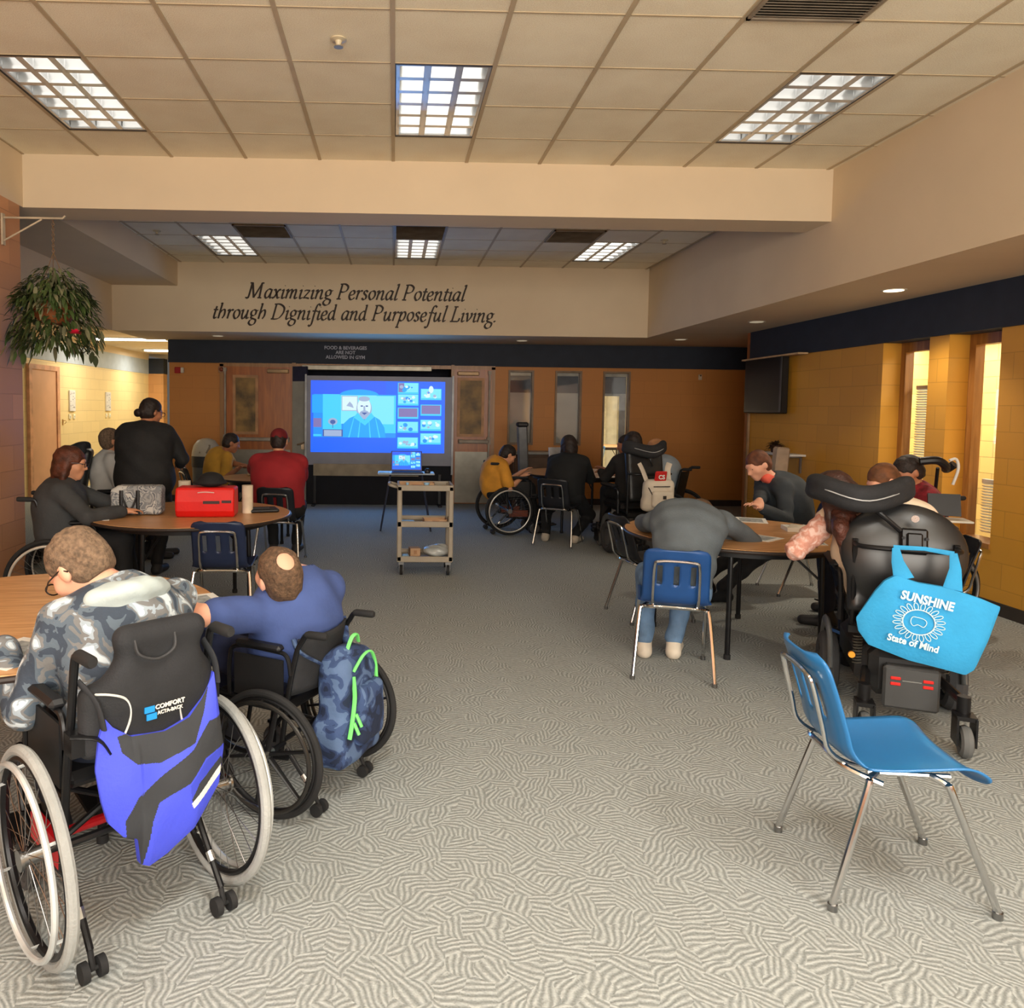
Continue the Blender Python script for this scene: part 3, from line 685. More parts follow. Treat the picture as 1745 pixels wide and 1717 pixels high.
# ================================================================ furniture
BLUE = M((38, 110, 168), .3, var=.04, vs=3, spec=.5, coat=.15)
NAVY = M((30, 42, 72), .35, var=.06, spec=.5)
CHBLK = M((26, 28, 34), .4, var=.1)
def school_chair(loc, rz, mat, label, group=None, w=1.0):
    t = thing('school_chair', label, 'chair', (loc[0], loc[1], 0), rz, group)
    P = spl([(.215, .395), (.205, .425), (.15, .452), (.05, .447), (-.08, .438), (-.17, .445), (-.215, .485), (-.235, .55), (-.262, .64), (-.292, .73), (-.312, .782)], 4)
    n = len(P); rows = []; m_ = 24
    for i, p in enumerate(P):
        s = i / (n - 1); y, z = p.x, p.y
        wd = .205 if s < .45 else .205 - .02 * (s - .45) / .15 if s < .6 else .185 - .012 * (s - .6)
        if s < .12: wd *= .80 + .2 * math.sqrt(max(0, 1 - ((.12 - s) / .12) ** 2))
        if s > .9: wd *= .62 + .38 * math.sqrt(max(0, 1 - ((s - .9) / .1) ** 2))
        row = []
        for k in range(m_ + 1):
            a = -1 + 2 * k / m_; e = abs(a) ** 3.2
            if s < .5: row.append((a * wd, y, z + .022 * e * (1 - s) - .006 * (1 - a * a)))
            else: row.append((a * wd, y + .030 * e, z + .004 * e))
        rows.append(row)
    mb = MB(); vs = [p for r_ in rows for p in r_]; fs = []
    for i in range(n - 1):
        for k in range(m_):
            zc = P[i].y; a = -1 + 2 * (k + .5) / m_
            if .565 < zc < .665 and P[i].x < -.2 and any(abs(a - q) < .09 for q in (-.5, 0, .5)): continue
            fs.append((i * (m_ + 1) + k, i * (m_ + 1) + k + 1, (i + 1) * (m_ + 1) + k + 1, (i + 1) * (m_ + 1) + k))
    mb.add(vs, fs); mb.build('seat_shell', mat, t, solid=.007, angle=180)
    b = MB(); b.tube(spl([(-.115, -.03, .425), (-.12, -.15, .425), (-.125, -.235, .47), (-.125, -.262, .56), (-.12, -.295, .69), (-.095, -.305, .715), (0, -.303, .72), (.095, -.305, .715), (.12, -.295, .69), (.125, -.262, .56), (.125, -.235, .47), (.12, -.15, .425), (.115, -.03, .425)], 4), .0085, 8)
    b.build('back_frame', CHROME, t)
    b = MB().tube(spl([(-.19, -.10, .40), (-.13, -.19, .425), (0, -.195, .428), (.13, -.19, .425), (.19, -.10, .40)], 5), .011, 8)
    b.tube([(-.15, -.13, .42), (-.15, .12, .42)], .009, 8).tube([(.15, -.13, .42), (.15, .12, .42)], .009, 8)
    b.build('under_frame', CHROME, t)
    for sx in (-1, 1):
        for sy in (-1, 1):
            x1, y1 = (.225, -.25) if sy < 0 else (.205, .25)
            y0_ = -.10 if sy < 0 else .06
            l = MB().tube(spl([(sx * .15, y0_, .42), (sx * .18, y0_ + sy * .035, .405), (sx * .195, y0_ + sy * .05, .37), (sx * x1, y1, .02)], 5), .0115, 10)
            lg = l.build('leg', CHROME, t)
            MB().cyl((sx * x1, y1, .0), (sx * x1, y1, .022), .015, 12).build('glide', STEEL, lg)
    return t
near_chair = school_chair((1.677, 2.467), -97, BLUE, 'empty bright blue plastic school chair in the foreground turned sideways', 'plastic school chairs')
def chair(loc, rz, mat, label):
    t = dup(near_chair, (loc[0], loc[1], 0), rz, label)
    for c in t.children:
        if c.name.startswith('seat_shell'):
            c.data = c.data.copy(); c.data.materials[0] = mat
    return t
chair((1.70, 4.49), -17.4, M((34, 74, 132), .3, var=.05), 'medium blue school chair under the person in the grey sweatshirt')
chair((1.97, 5.68), -82, CHBLK, 'dark school chair standing empty at the left rim of the right table')
chair((3.55, 6.5), 88, M((30, 42, 84), .35, var=.06), 'navy school chair behind the boy with the coral collar')
chair((-1.20, 5.40), 2, NAVY, 'empty navy school chair pushed in at the table with the red bag')
chair((-1.13, 7.60), -4, CHBLK, 'black school chair under the man in the red shirt')
chair((1.94, 8.76), -30, CHBLK, 'dark school chair with chrome frame under the person in black')
chair((3.42, 4.80), 70, CHBLK, 'dark school chair beside the power chair near the slim window sill')
chair((-2.42, 9.75), -60, CHBLK, 'dark school chair under the person in the mustard shirt by the bin')

def table_wood():
    m, nt, b = nodes('oak_laminate'); c = coord(nt, (1.2, 22, 1), (0, 0, R(6)))
    f = noise(nt, c, 2.4, 6, 1.5)
    nt.links.new(ramp(nt, f, [(.3, (168, 118, 70)), (.5, (196, 146, 96)), (.68, (214, 168, 118))]), b.inputs['Base Color'])
    b.inputs['Roughness'].default_value = .34; return m
TW = table_wood()
def round_table(loc, rz, label, r=.75, h=.74, legs=4):
    t = thing('round_table', label, 'table', (loc[0], loc[1], 0), rz, 'round folding tables')
    MB().lathe([(0, h - .025), (r - .01, h - .025), (r - .002, h - .02), (r - .002, h - .004), (r - .006, h), (0, h)], n=96).build('tabletop', TW, t)
    MB().ring((0, 0, h - .0135), (0, 0, 1), r - .001, .0115, 96, 8).build('edge_band', M((40, 30, 26), .5), t)
    MB().lathe([(r * .80, h - .03), (r * .80, h - .075), (r * .79, h - .075), (r * .79, h - .03)], n=64).build('apron', BLKMET, t)
    for i in range(legs):
        a = pi / 4 + i * 2 * pi / legs; x, y = r * .70 * cos(a), r * .70 * sin(a)
        l = MB().tube(spl([(x * .82, y * .82, h - .05), (x * .96, y * .96, h - .07), (x, y, h - .13), (x * 1.02, y * 1.02, .02)], 5), .0165, 10)
        lg = l.build('leg', BLKMET, t)
        MB().cyl((x * 1.02, y * 1.02, 0), (x * 1.02, y * 1.02, .03), .021, 12).build('leg_tip', RUBBER, lg)
        MB().tube([(x * .98, y * .98, h - .28), (x * .5, y * .5, h - .05)], .008, 6).build('brace', BLKMET, lg)
    return t
round_table((-1.46, 2.98), 8, 'oak laminate round table nearest the viewer, by the man in camouflage')
round_table((-1.55, 5.83), 20, 'oak laminate round table carrying the red bag and the patterned bag')
round_table((2.38, 5.15), 17, 'oak laminate round table on the window side with papers and sleeping person')
round_table((2.45, 9.95), 10, 'round table in front of the slim far windows')
round_table((-1.52, 8.85), 0, 'small round table in front of the man in the red shirt', r=.5)

# ---------------------------------------------------------------- manual wheelchairs
def wheel(t, x, Rw, tyre, rim, mag=False, camber=0, spokes=28, rimr=None, hubc=None, sgn=1, s=1):
    ax = V((cos(camber) * sgn, 0, sin(camber) * -1)); c = V((x * sgn, 0, Rw))
    w_ = MB().ring(c, ax, Rw - .016, .0165, 72, 10).build('wheel_tyre', tyre, t)
    MB().ring(c, ax, Rw - .038, .010, 64, 8, flat=1.3).build('rim', M((34, 34, 36), .35, .5) if not mag else BLACK, w_)
    u = ax.orthogonal().normalized(); v = ax.cross(u)
    hr_ = MB().ring(c + ax * .035, ax, Rw - .045, .0095, 64, 8)
    hb = MB().cyl(c - ax * .03, c + ax * .035, .022, 16).cyl(c + ax * .034, c + ax * .042, .03, 16)
    for k in range(6):
        a = 2 * pi * k / 6 + .3; d_ = u * cos(a) + v * sin(a)
        hr_.tube([c + d_ * (Rw - .042), c + ax * .035 + d_ * (Rw - .045)], .005, 6)
    hr_.build('handrim', rim, w_); hb.build('hub', STEEL, w_)
    sp = MB()
    if mag:
        for k in range(6):
            a = 2 * pi * k / 6; d_ = u * cos(a) + v * sin(a); sp.tube([c + d_ * .02, c + d_ * (Rw - .035)], [.016, .010], 8, flat=.6)
    else:
        for k in range(spokes):
            a = 2 * pi * k / spokes; b_ = a + (.5 if k % 2 else -.5) * .9
            sp.tube([c + ax * (.02 if k % 2 else -.02) + (u * cos(b_) + v * sin(b_)) * .022, c + (u * cos(a) + v * sin(a)) * (Rw - .038)], .0013, 4)
    sp.build('spokes', STEEL if not mag else BLACK, w_)
def wheelchair(loc, rz, label, tw=.287, Rw=.305, s=1.0, tyre=RUBBER, rim=M((140, 140, 140), .35, .7), mag=False, back='plain', seat_h=.48, back_h=.88, fab=NYLON, arm=True, accent=None, anti=True, frame_m=BLKMET, legs=True):
    t = thing('wheelchair', label, 'wheelchair', (loc[0], loc[1], 0), rz); t.scale = (s, s, s)
    for g in (-1, 1): wheel(t, tw, Rw, tyre, rim, mag, R(2), sgn=g)
    hx = .205
    for g in (-1, 1):
        f = MB(); x = g * hx
        f.tube(spl([(x, .02, .22), (x, -.02, .5), (x, -.065, .7), (x, -.095, back_h - .03), (x, -.12, back_h), (x, -.17, back_h + .005)], 6), .0125, 10)
        f.tube([(x, -.0, .44), (x, .40, .46)], .0125, 10).tube(spl([(x, -.02, .22), (x, .2, .2), (x, .36, .24), (x, .42, .45)], 5), .012, 10)
        if legs: f.tube(spl([(x, .40, .46), (x * .95, .46, .40), (x * .8, .50, .12)], 5), .011, 10)
        f.cyl((x, 0, Rw), (g * (tw - .02), 0, Rw), .012)
        f.build('side_frame', frame_m, t)
        gp = MB().tube([(x, -.115, back_h), (x, -.13, back_h + .003), (x, -.215, back_h + .006), (x, -.225, back_h + .006)], [.013, .0175, .0175, .013], 12).build('push_handle', RUBBER, t)
        if arm:
            a = MB().tube(spl([(x * 1.04, -.04, .60), (x * 1.04, -.02, .68), (x * 1.04, .05, .695), (x * 1.04, .26, .69), (x * 1.04, .30, .62), (x * 1.04, .30, .46)], 5), .010, 8).build('armrest', frame_m, t)
            MB().box((x * 1.04, .13, .712), (.05, .25, .03), bev=.012).build('arm_pad', BLACK, a)
            MB().bb(x * 1.04 - .004, x * 1.04 + .004, .0, .27, .47, .66).build('side_guard', M((24, 24, 26), .6), a, smooth=False)
        fk = MB().tube([(x, .36, .26), (x, .37, .16)], .012, 8).bb(x - .022, x - .016, .335, .375, .06, .17).bb(x + .016, x + .022, .335, .375, .06, .17).bb(x - .022, x + .022, .345, .385, .155, .17)
        fo = fk.build('caster_fork', frame_m, t)
        MB().ring((x, .355, .07), (1, 0, 0), .053, .016, 28, 8).lathe([(.045, -.008), (.045, .008)], (x, .355, .07), 20, M3=Matrix.Rotation(R(90), 3, 'Y')).build('caster_wheel', M((70, 70, 72), .7), fo)
        if anti:
            at = MB().tube(spl([(x * .98, -.01, .26), (x * .98, -.06, .2), (x * .98, -.17, .075)], 4), .0105, 8).build('anti_tipper', frame_m, t)
            MB().tube([(x * .98, -.095, .158), (x * .98, -.115, .135)], .0125, 8).build('clamp', CHROME, at)
            MB().cyl((x * .98 - .034, -.185, .03), (x * .98 - .014, -.185, .03), .028, 16).cyl((x * .98 + .014, -.185, .03), (x * .98 + .034, -.185, .03), .028, 16).cyl((x * .98 - .02, -.185, .03), (x * .98 + .02, -.185, .03), .006, 8).tube([(x * .98, -.165, .08), (x * .98, -.185, .03)], .009, 8).build('tip_rollers', RUBBER, at)
        if legs: MB().box((x * .62, .56, .10), (.15, .17, .012), bev=.004, M3=Matrix.Rotation(R(12), 3, 'X')).build('footplate', BLACK, t)
    MB().tube([(-hx, .1, .44), (hx, .1, .22)], .01, 8).tube([(hx, .14, .44), (-hx, .14, .22)], .01, 8).tube([(-hx, -.0, .30), (hx, -.0, .30)], .012, 8).build('cross_brace', frame_m, t)
    MB().box((0, .2, seat_h), (.40, .42, .05), bev=.02).build('seat_cushion', BLACK, t)
    if back == 'plain':
        rows = [[(x * hx * .97, -.02 - (z - .5) * .19 - .05 * (1 - x * x), z) for x in np.linspace(-1, 1, 13)] for z in np.linspace(.5, back_h - .03, 9)]
        MB().grid(rows).build('back_upholstery', fab, t, solid=.012, angle=180)
    if accent: MB().tube([(-hx, .24, .205), (hx, .24, .205)], .016, 10).bb(-hx - .012, -hx + .012, .02, .26, .22, .3).bb(hx - .012, hx + .012, .02, .26, .22, .3).build('accent_frame', accent, t)
    return t
RED = M((190, 24, 34), .35, var=.05)
wc1 = wheelchair((-.785, 2.27), 42.7, 'manual wheelchair with grey tyres and moulded black back, nearest the viewer', tyre=GREYTYRE, rim=M((200, 204, 204), .3, .4), back='shell', accent=RED, back_h=.885)
wc2 = wheelchair((-.335, 3.07), 62.4, 'low black manual wheelchair with six-spoke wheels under the man in blue', tw=.33, Rw=.285, s=.88, mag=True, back_h=.79, seat_h=.43, arm=True, rim=M((60, 58, 56), .35, .6))
wheelchair((-2.50, 5.66), -78, 'manual wheelchair with pale handrims under the woman in the charcoal sweater', rim=M((205, 200, 190), .3, .3), accent=M((120, 40, 20), .5), anti=False)
wheelchair((1.41, 9.60), -84, 'manual wheelchair seen side-on under the person in yellow near the far doors', rim=M((190, 188, 182), .3, .4), fab=BLACK, accent=M((110, 50, 30), .5))
wheelchair((3.42, 9.05), 55, 'dark wheelchair at the far table under the person in a pale shirt', fab=BLACK, anti=False)
wheelchair((3.95, 5.62), 95, 'dark wheelchair by the right wall under the person in maroon', fab=BLACK, anti=False, back_h=.95)

# moulded back of the nearest wheelchair
sh = [rbox((.03, -.112, .82), (.125, .032, .11), .03, k=.09), rbox((0, -.095, .68), (.198, .034, .105), .033, k=.09), cap((-.07, -.118, .905), (.14, -.118, .905), .030, k=.04), ell((.01, -.115, .74), (.13, .04, .14), k=.04)]
bk = soft('moulded_back', sh, NYLON, wc1, .009)
pp = MB()
for g in (-1, 1): pp.tube(spl([(g * .19, -.10, .765), (g * .13, -.148, .765), (g * .085, -.160, .74), (g * .075, -.152, .68), (g * .10, -.130, .60)], 6), .0035, 6)
pp.tube(spl([(-.06, -.128, .57), (-.02, -.132, .60), (.03, -.132, .60), (.06, -.128, .585)], 5), .0035, 6)
pp.build('reflective_piping', M((205, 205, 200), .3), bk)
MB().tube(spl([(-.06, -.150, .905), (-.052, -.165, .865), (0, -.172, .845), (.052, -.165, .865), (.06, -.150, .905)], 6), .008, 8, flat=.5).build('carry_loop', M((60, 60, 62), .8), bk)
for g in (-1, 1): MB().cyl((g * .165, -.112, .70), (g * .165, -.125, .70), .012, 16).cyl((g * .165, -.12, .70), (g * .165, -.128, .70), .005, 10).build('fixing_bolt', CHROME, bk)
MB().bb(-.038, -.008, -.166, -.161, .690, .708).bb(-.032, -.002, -.166, -.161, .668, .686).build('brand_emblem', M((30, 140, 215), .5, var=0), bk, smooth=False)
letters('COMFORT', .019, (.040, -.163, .700), (R(90), 0, 0), WHITE, 'brand_lettering', bk, .002, .0005)
letters('ACTA-BACK', .014, (.040, -.163, .682), (R(90), 0, 0), WHITE, 'brand_lettering', bk, .002, .0003)
MB().bb(.19, .225, -.12, -.06, .66, .72).build('back_clamp', BLKMET, wc1)
sb = MB().bb(-.225, -.19, -.12, -.06, .60, .66).bb(-.225, -.16, -.115, -.095, .615, .635)
sb.tube(spl([(-.225, -.11, .66), (-.16, -.14, .645), (-.13, -.15, .60)], 4), .012, 8, flat=.4); sb.build('back_clamp', BLKMET, wc1)

# ---------------------------------------------------------------- power chairs
def power_chair(loc, rz, label, s=1.0, back='shell', head=True, hx=0.0):
    t = thing('power_wheelchair', label, 'power wheelchair', (loc[0], loc[1], 0), rz); t.scale = (s, s, s)
    b = MB().box((0, .02, .27), (.40, .66, .22), bev=.05).box((0, -.30, .27), (.30, .16, .24), bev=.04).box((0, .0, .40), (.34, .5, .06), bev=.02)
    ch = b.build('chassis', M((40, 41, 43), .45, var=.1), t, smooth=False)
    rp = MB().box((.02, -.43, .225), (.24, .03, .21), bev=.012).box((.02, -.40, .235), (.22, .06, .19), bev=.012).build('rear_cover', M((62, 63, 64), .5, var=.05), ch, smooth=False)
    for gx in (-1, 1):
        for dz in (0, .028):
            MB().box((.02 + gx * .068, -.447, .245 + dz), (.044, .006, .016), bev=.003).build('rear_reflector', M((205, 40, 36), .3, var=.05), rp, smooth=False)
    MB().bb(-.02, .06, -.449, -.444, .262, .267).build('cover_badge', CHROME, rp, smooth=False)
    for g in (-1, 1):
        w_ = MB().ring((g * .29, .03, .175), (1, 0, 0), .128, .048, 40, 10).build('drive_wheel', M((58, 58, 60), .85, var=.1), t)
        MB().lathe([(.0, -.03), (.09, -.03), (.095, -.02), (.095, .02), (.09, .03), (0, .03)], (g * .29, .03, .175), 28, M3=Matrix.Rotation(R(90), 3, 'Y')).build('wheel_hub', STEEL, w_)
        MB().tube(spl([(g * .30, -.17, .20), (g * .30, -.10, .36), (g * .30, .03, .40), (g * .30, .16, .36), (g * .30, .23, .20)], 5), .035, 8, flat=.4).build('fender', M((92, 94, 94), .5), t)
        for yy, nm in ((-.58, -1), (.50, 1)):
            xx = g * (.20 if nm < 0 else .22)
            f = MB().tube([(g * .15, nm * .28, .26), (xx, yy + .0, .24)], .022, 8).cyl((xx, yy, .17), (xx, yy, .27), .028, 14).bb(xx - .04, xx - .032, yy - .08, yy + .02, .06, .19).bb(xx + .032, xx + .04, yy - .08, yy + .02, .06, .19).bb(xx - .04, xx + .04, yy - .07, yy + .02, .175, .195)
            fo = f.build('caster_fork', BLKMET, t)
            MB().ring((xx, yy - .05, .075), (1, 0, 0), .050, .025, 26, 8).lathe([(.04, -.015), (.04, .015)], (xx, yy - .05, .075), 18, M3=Matrix.Rotation(R(90), 3, 'Y')).build('caster_wheel', M((96, 98, 98), .7), fo)
        sp = [(g * .19 + .022 * cos(a * .9), -.27 + .022 * sin(a * .9), .27 + a * .0022) for a in range(70)]
        MB().tube(sp, .004, 5).build('suspension_spring', M((90, 86, 78), .4, .6), ch)
        MB().cyl((g * .225, -.33, .335), (g * .225, -.345, .335), .016, 14).build('amber_reflector', M((230, 150, 50), .3), ch)
        am = MB().box((g * .27, .13, .74), (.07, .34, .045), bev=.02).build('armrest', BLACK, t, smooth=False)
        MB().tube(spl([(g * .25, -.08, .58), (g * .26, -.08, .70), (g * .27, .0, .72), (g * .27, .2, .72)], 4), .013, 8).tube([(g * .25, -.08, .45), (g * .25, -.08, .60)], .016, 8).build('arm_bracket', BLKMET, am)
        MB().tube(spl([(g * .17, .34, .44), (g * .17, .42, .36), (g * .16, .48, .14)], 5), .014, 8).box((g * .12, .56, .12), (.16, .2, .015), bev=.005).build('leg_rest', BLKMET, t)
    MB().box((0, .12, .52), (.46, .50, .09), bev=.03).build('seat_cushion', BLACK, t, smooth=False)
    MB().cyl((0, 0, .40), (0, 0, .50), .07, 16).box((0, -.05, .475), (.42, .5, .02), bev=.006).bb(-.24, .24, -.30, -.27, .44, .475).build('seat_frame', BLKMET, t)
    q = frame((0, 1, -.18))
    if back == 'shell':
        soft('back_shell', [ell((0, -.20, .86), (.285, .075, .25), q, k=.05), rbox((0, -.18, .68), (.24, .05, .16), .04, q, k=.05)], M((34, 35, 37), .32, var=.08, spec=.6), t, .011)
        bm_ = MB().box((.03, -.285, .93), (.12, .03, .13), bev=.01, M3=q).box((.03, -.305, .93), (.07, .02, .09), bev=.008, M3=q)
        for x, z in ((-.02, .95), (.08, .95), (-.02, .90), (.08, .90)): bm_.cyl((x, -.31, z), (x, -.318, z), .008, 10)
        bm_.build('headrest_bracket', BLKMET, t)
        MB().cyl((.03, -.285, 1.045), (.03, -.292, 1.045), .018, 16).build('round_button', CHROME, t)
    else:
        soft('back_shell', [rbox((0, -.17, .88), (.21, .05, .30), .045, q, k=.05)], BLACK, t, .014)
    MB().tube(spl([(-.22, -.24, .90), (-.2, -.36, .90), (0, -.39, .90), (.2, -.36, .90), (.22, -.24, .90)], 6), .012, 10).tube([(-.21, -.22, .46), (-.22, -.25, .92)], .014, 8).tube([(.21, -.22, .46), (.22, -.25, .92)], .014, 8).build('push_bar', BLKMET, t)
    if head:
        x = hx; P = [(x - .215, -.14, 1.15), (x - .17, -.22, 1.145), (x - .07, -.29, 1.115), (x + .02, -.30, 1.105), (x + .12, -.26, 1.13), (x + .215, -.16, 1.165)]
        S_ = spl([V(p) for p in P], 3); pr = [cap(S_[i], S_[i + 1], .038, k=.02) for i in range(len(S_) - 1)] + [cap(V(S_[i]) + V((0, 0, .055)), V(S_[i + 1]) + V((0, 0, .055)), .030, k=.035) for i in range(len(S_) - 1)]
        h = soft('headrest', pr, NYLON, t, .010)
        MB().tube([V(p) + V((0, -.052 if 1 < i < len(S_) - 2 else -.046, .025)) for i, p in enumerate(S_)], .0035, 6).build('headrest_piping', M((176, 178, 180), .35), h)
        MB().tube(spl([(x * .3 + .03, -.29, .98), (x * .6, -.29, 1.06), (x, -.24, 1.12)], 5), .012, 8).build('headrest_stem', BLKMET, t)
    MB().tube([(.27, .28, .76), (.27, .33, .80)], .02, 10).box((.27, .32, .775), (.06, .09, .04), bev=.01).build('joystick', BLACK, t)
    return t
power_chair((2.70, 3.98), -24, 'black power wheelchair with red rear reflectors, holding the bright blue tote', hx=-.20)
power_chair((2.68, 8.25), 8, 'black power wheelchair at the far table, holding the white backpack', back='tall')
power_chair((-2.98, 7.75), -72, 'black power wheelchair beside the standing woman in the dark jacket', back='tall', s=.95)

# ---------------------------------------------------------------- utility cart and what it holds
ct = thing('utility_cart', 'grey plastic utility cart with three shelves standing in the middle aisle', 'cart', (.30, 7.22, 0), 0)
TAUPE = M((158, 148, 132), .55, var=.04, bmp=.1, bs=150)
for gx in (-1, 1):
    for gy in (-1, 1):
        MB().bb(gx * .24 - .022, gx * .24 + .022, gy * .19 - .022, gy * .19 + .022, .13, .84, bev=.008).build('post', TAUPE, ct, smooth=False)
        f = MB().bb(gx * .22 - .025, gx * .22 + .025, gy * .17 - .03, gy * .17 + .03, .10, .13).bb(gx * .22 - .02, gx * .22 - .015, gy * .17 - .02, gy * .17 + .02, .04, .11).bb(gx * .22 + .015, gx * .22 + .02, gy * .17 - .02, gy * .17 + .02, .04, .11).build('caster_fork', STEEL, ct, smooth=False)
        MB().cyl((gx * .22 - .013, gy * .17, .048), (gx * .22 + .013, gy * .17, .048), .048, 22).build('caster_wheel', RUBBER, f)
for z in (.13, .46, .80):
    m_ = MB().bb(-.24, .24, -.19, .19, z, z + .012).bb(-.26, .26, -.212, -.19, z - .005, z + .05, bev=.006).bb(-.26, .26, .19, .212, z - .005, z + .05, bev=.006).bb(-.262, -.24, -.19, .19, z - .005, z + .05).bb(.24, .262, -.19, .19, z - .005, z + .05)
    m_.build('shelf', TAUPE, ct, smooth=False)
MB().tube(spl([(-.26, -.12, .82), (-.33, -.12, .84), (-.34, 0, .845), (-.33, .12, .84), (-.26, .12, .82)], 5), .014, 10).build('handle', TAUPE, ct)
KRAFT = M((186, 150, 116), .8, var=.06)
for i, (x, y, z, sx, sy, sz, lb) in enumerate(((.22, 7.22, .8123, .34, .16, .045, 'long shallow kraft cardboard tray on the top shelf of the cart'), (.40, 7.2, .4723, .22, .15, .04, 'kraft cardboard tray on the middle shelf of the cart'), (.21, 7.25, .1423, .10, .10, .075, 'small kraft box on the bottom shelf of the cart'))):
    t = thing('cardboard_tray' if i < 2 else 'cardboard_box', lb, 'box', (x, y, z), 4 * i)
    m_ = MB().bb(-sx / 2, sx / 2, -sy / 2, sy / 2, 0, .004).bb(-sx / 2, sx / 2, -sy / 2, -sy / 2 + .004, 0, sz).bb(-sx / 2, sx / 2, sy / 2 - .004, sy / 2, 0, sz).bb(-sx / 2, -sx / 2 + .004, -sy / 2, sy / 2, 0, sz).bb(sx / 2 - .004, sx / 2, -sy / 2, sy / 2, 0, sz)
    if i == 2: m_.bb(-sx / 2, sx / 2, -sy / 2, sy / 2, sz, sz + .004)
    m_.build('tray_walls', KRAFT, t, smooth=False)
    MB().box((0, -sy / 2 - .001, sz * .55), (sx * .3, .002, sz * .5)).build('printed_panel', M((160, 120, 88), .8), t, smooth=False)
CY = M((150, 190, 220), .4, var=.05)
for x, y, z, r_, lb in ((.13, 7.05, .8423, .016, 'tiny pale cup at the left of the cart top'), (.31, 7.05, .8423, .03, 'small bluish bowl at the front of the cart top')):
    t = MB().lathe([(0, 0), (r_ * .6, 0), (r_, .028), (r_ * .93, .028), (r_ * .5, .004), (0, .004)], n=24).build('paper_cup' if r_ < .02 else 'small_bowl', CY, None); t.location = (x, y, z); tag(t, lb, 'bowl' if r_ > .02 else 'cup')
for x, y, z, lb in ((.13, 7.14, .4723, 'pale blue folded wipe on the middle shelf of the cart'), (.12, 7.15, .1423, 'pale blue folded wipe on the bottom shelf of the cart')):
    t = soft('folded_cloth', [rbox((0, 0, .015), (.075 if z > .3 else .035, .05, .014), .012)], CY, None, .008, fold=.002, ff=60); t.location = (x, y, z); tag(t, lb, 'cloth')
t = soft('plastic_bag', [ell((0, 0, .055), (.13, .10, .055)), ell((.04, .02, .08), (.07, .06, .04))], M((176, 180, 178), .25, var=.08, spec=.6), None, .009, fold=.006, ff=45, cut=[rbox((0, 0, -.1), (.3, .3, .1), .001)]); t.location = (.415, 7.2, .143); tag(t, 'crumpled clear-grey plastic bag on the bottom shelf of the cart', 'bag')

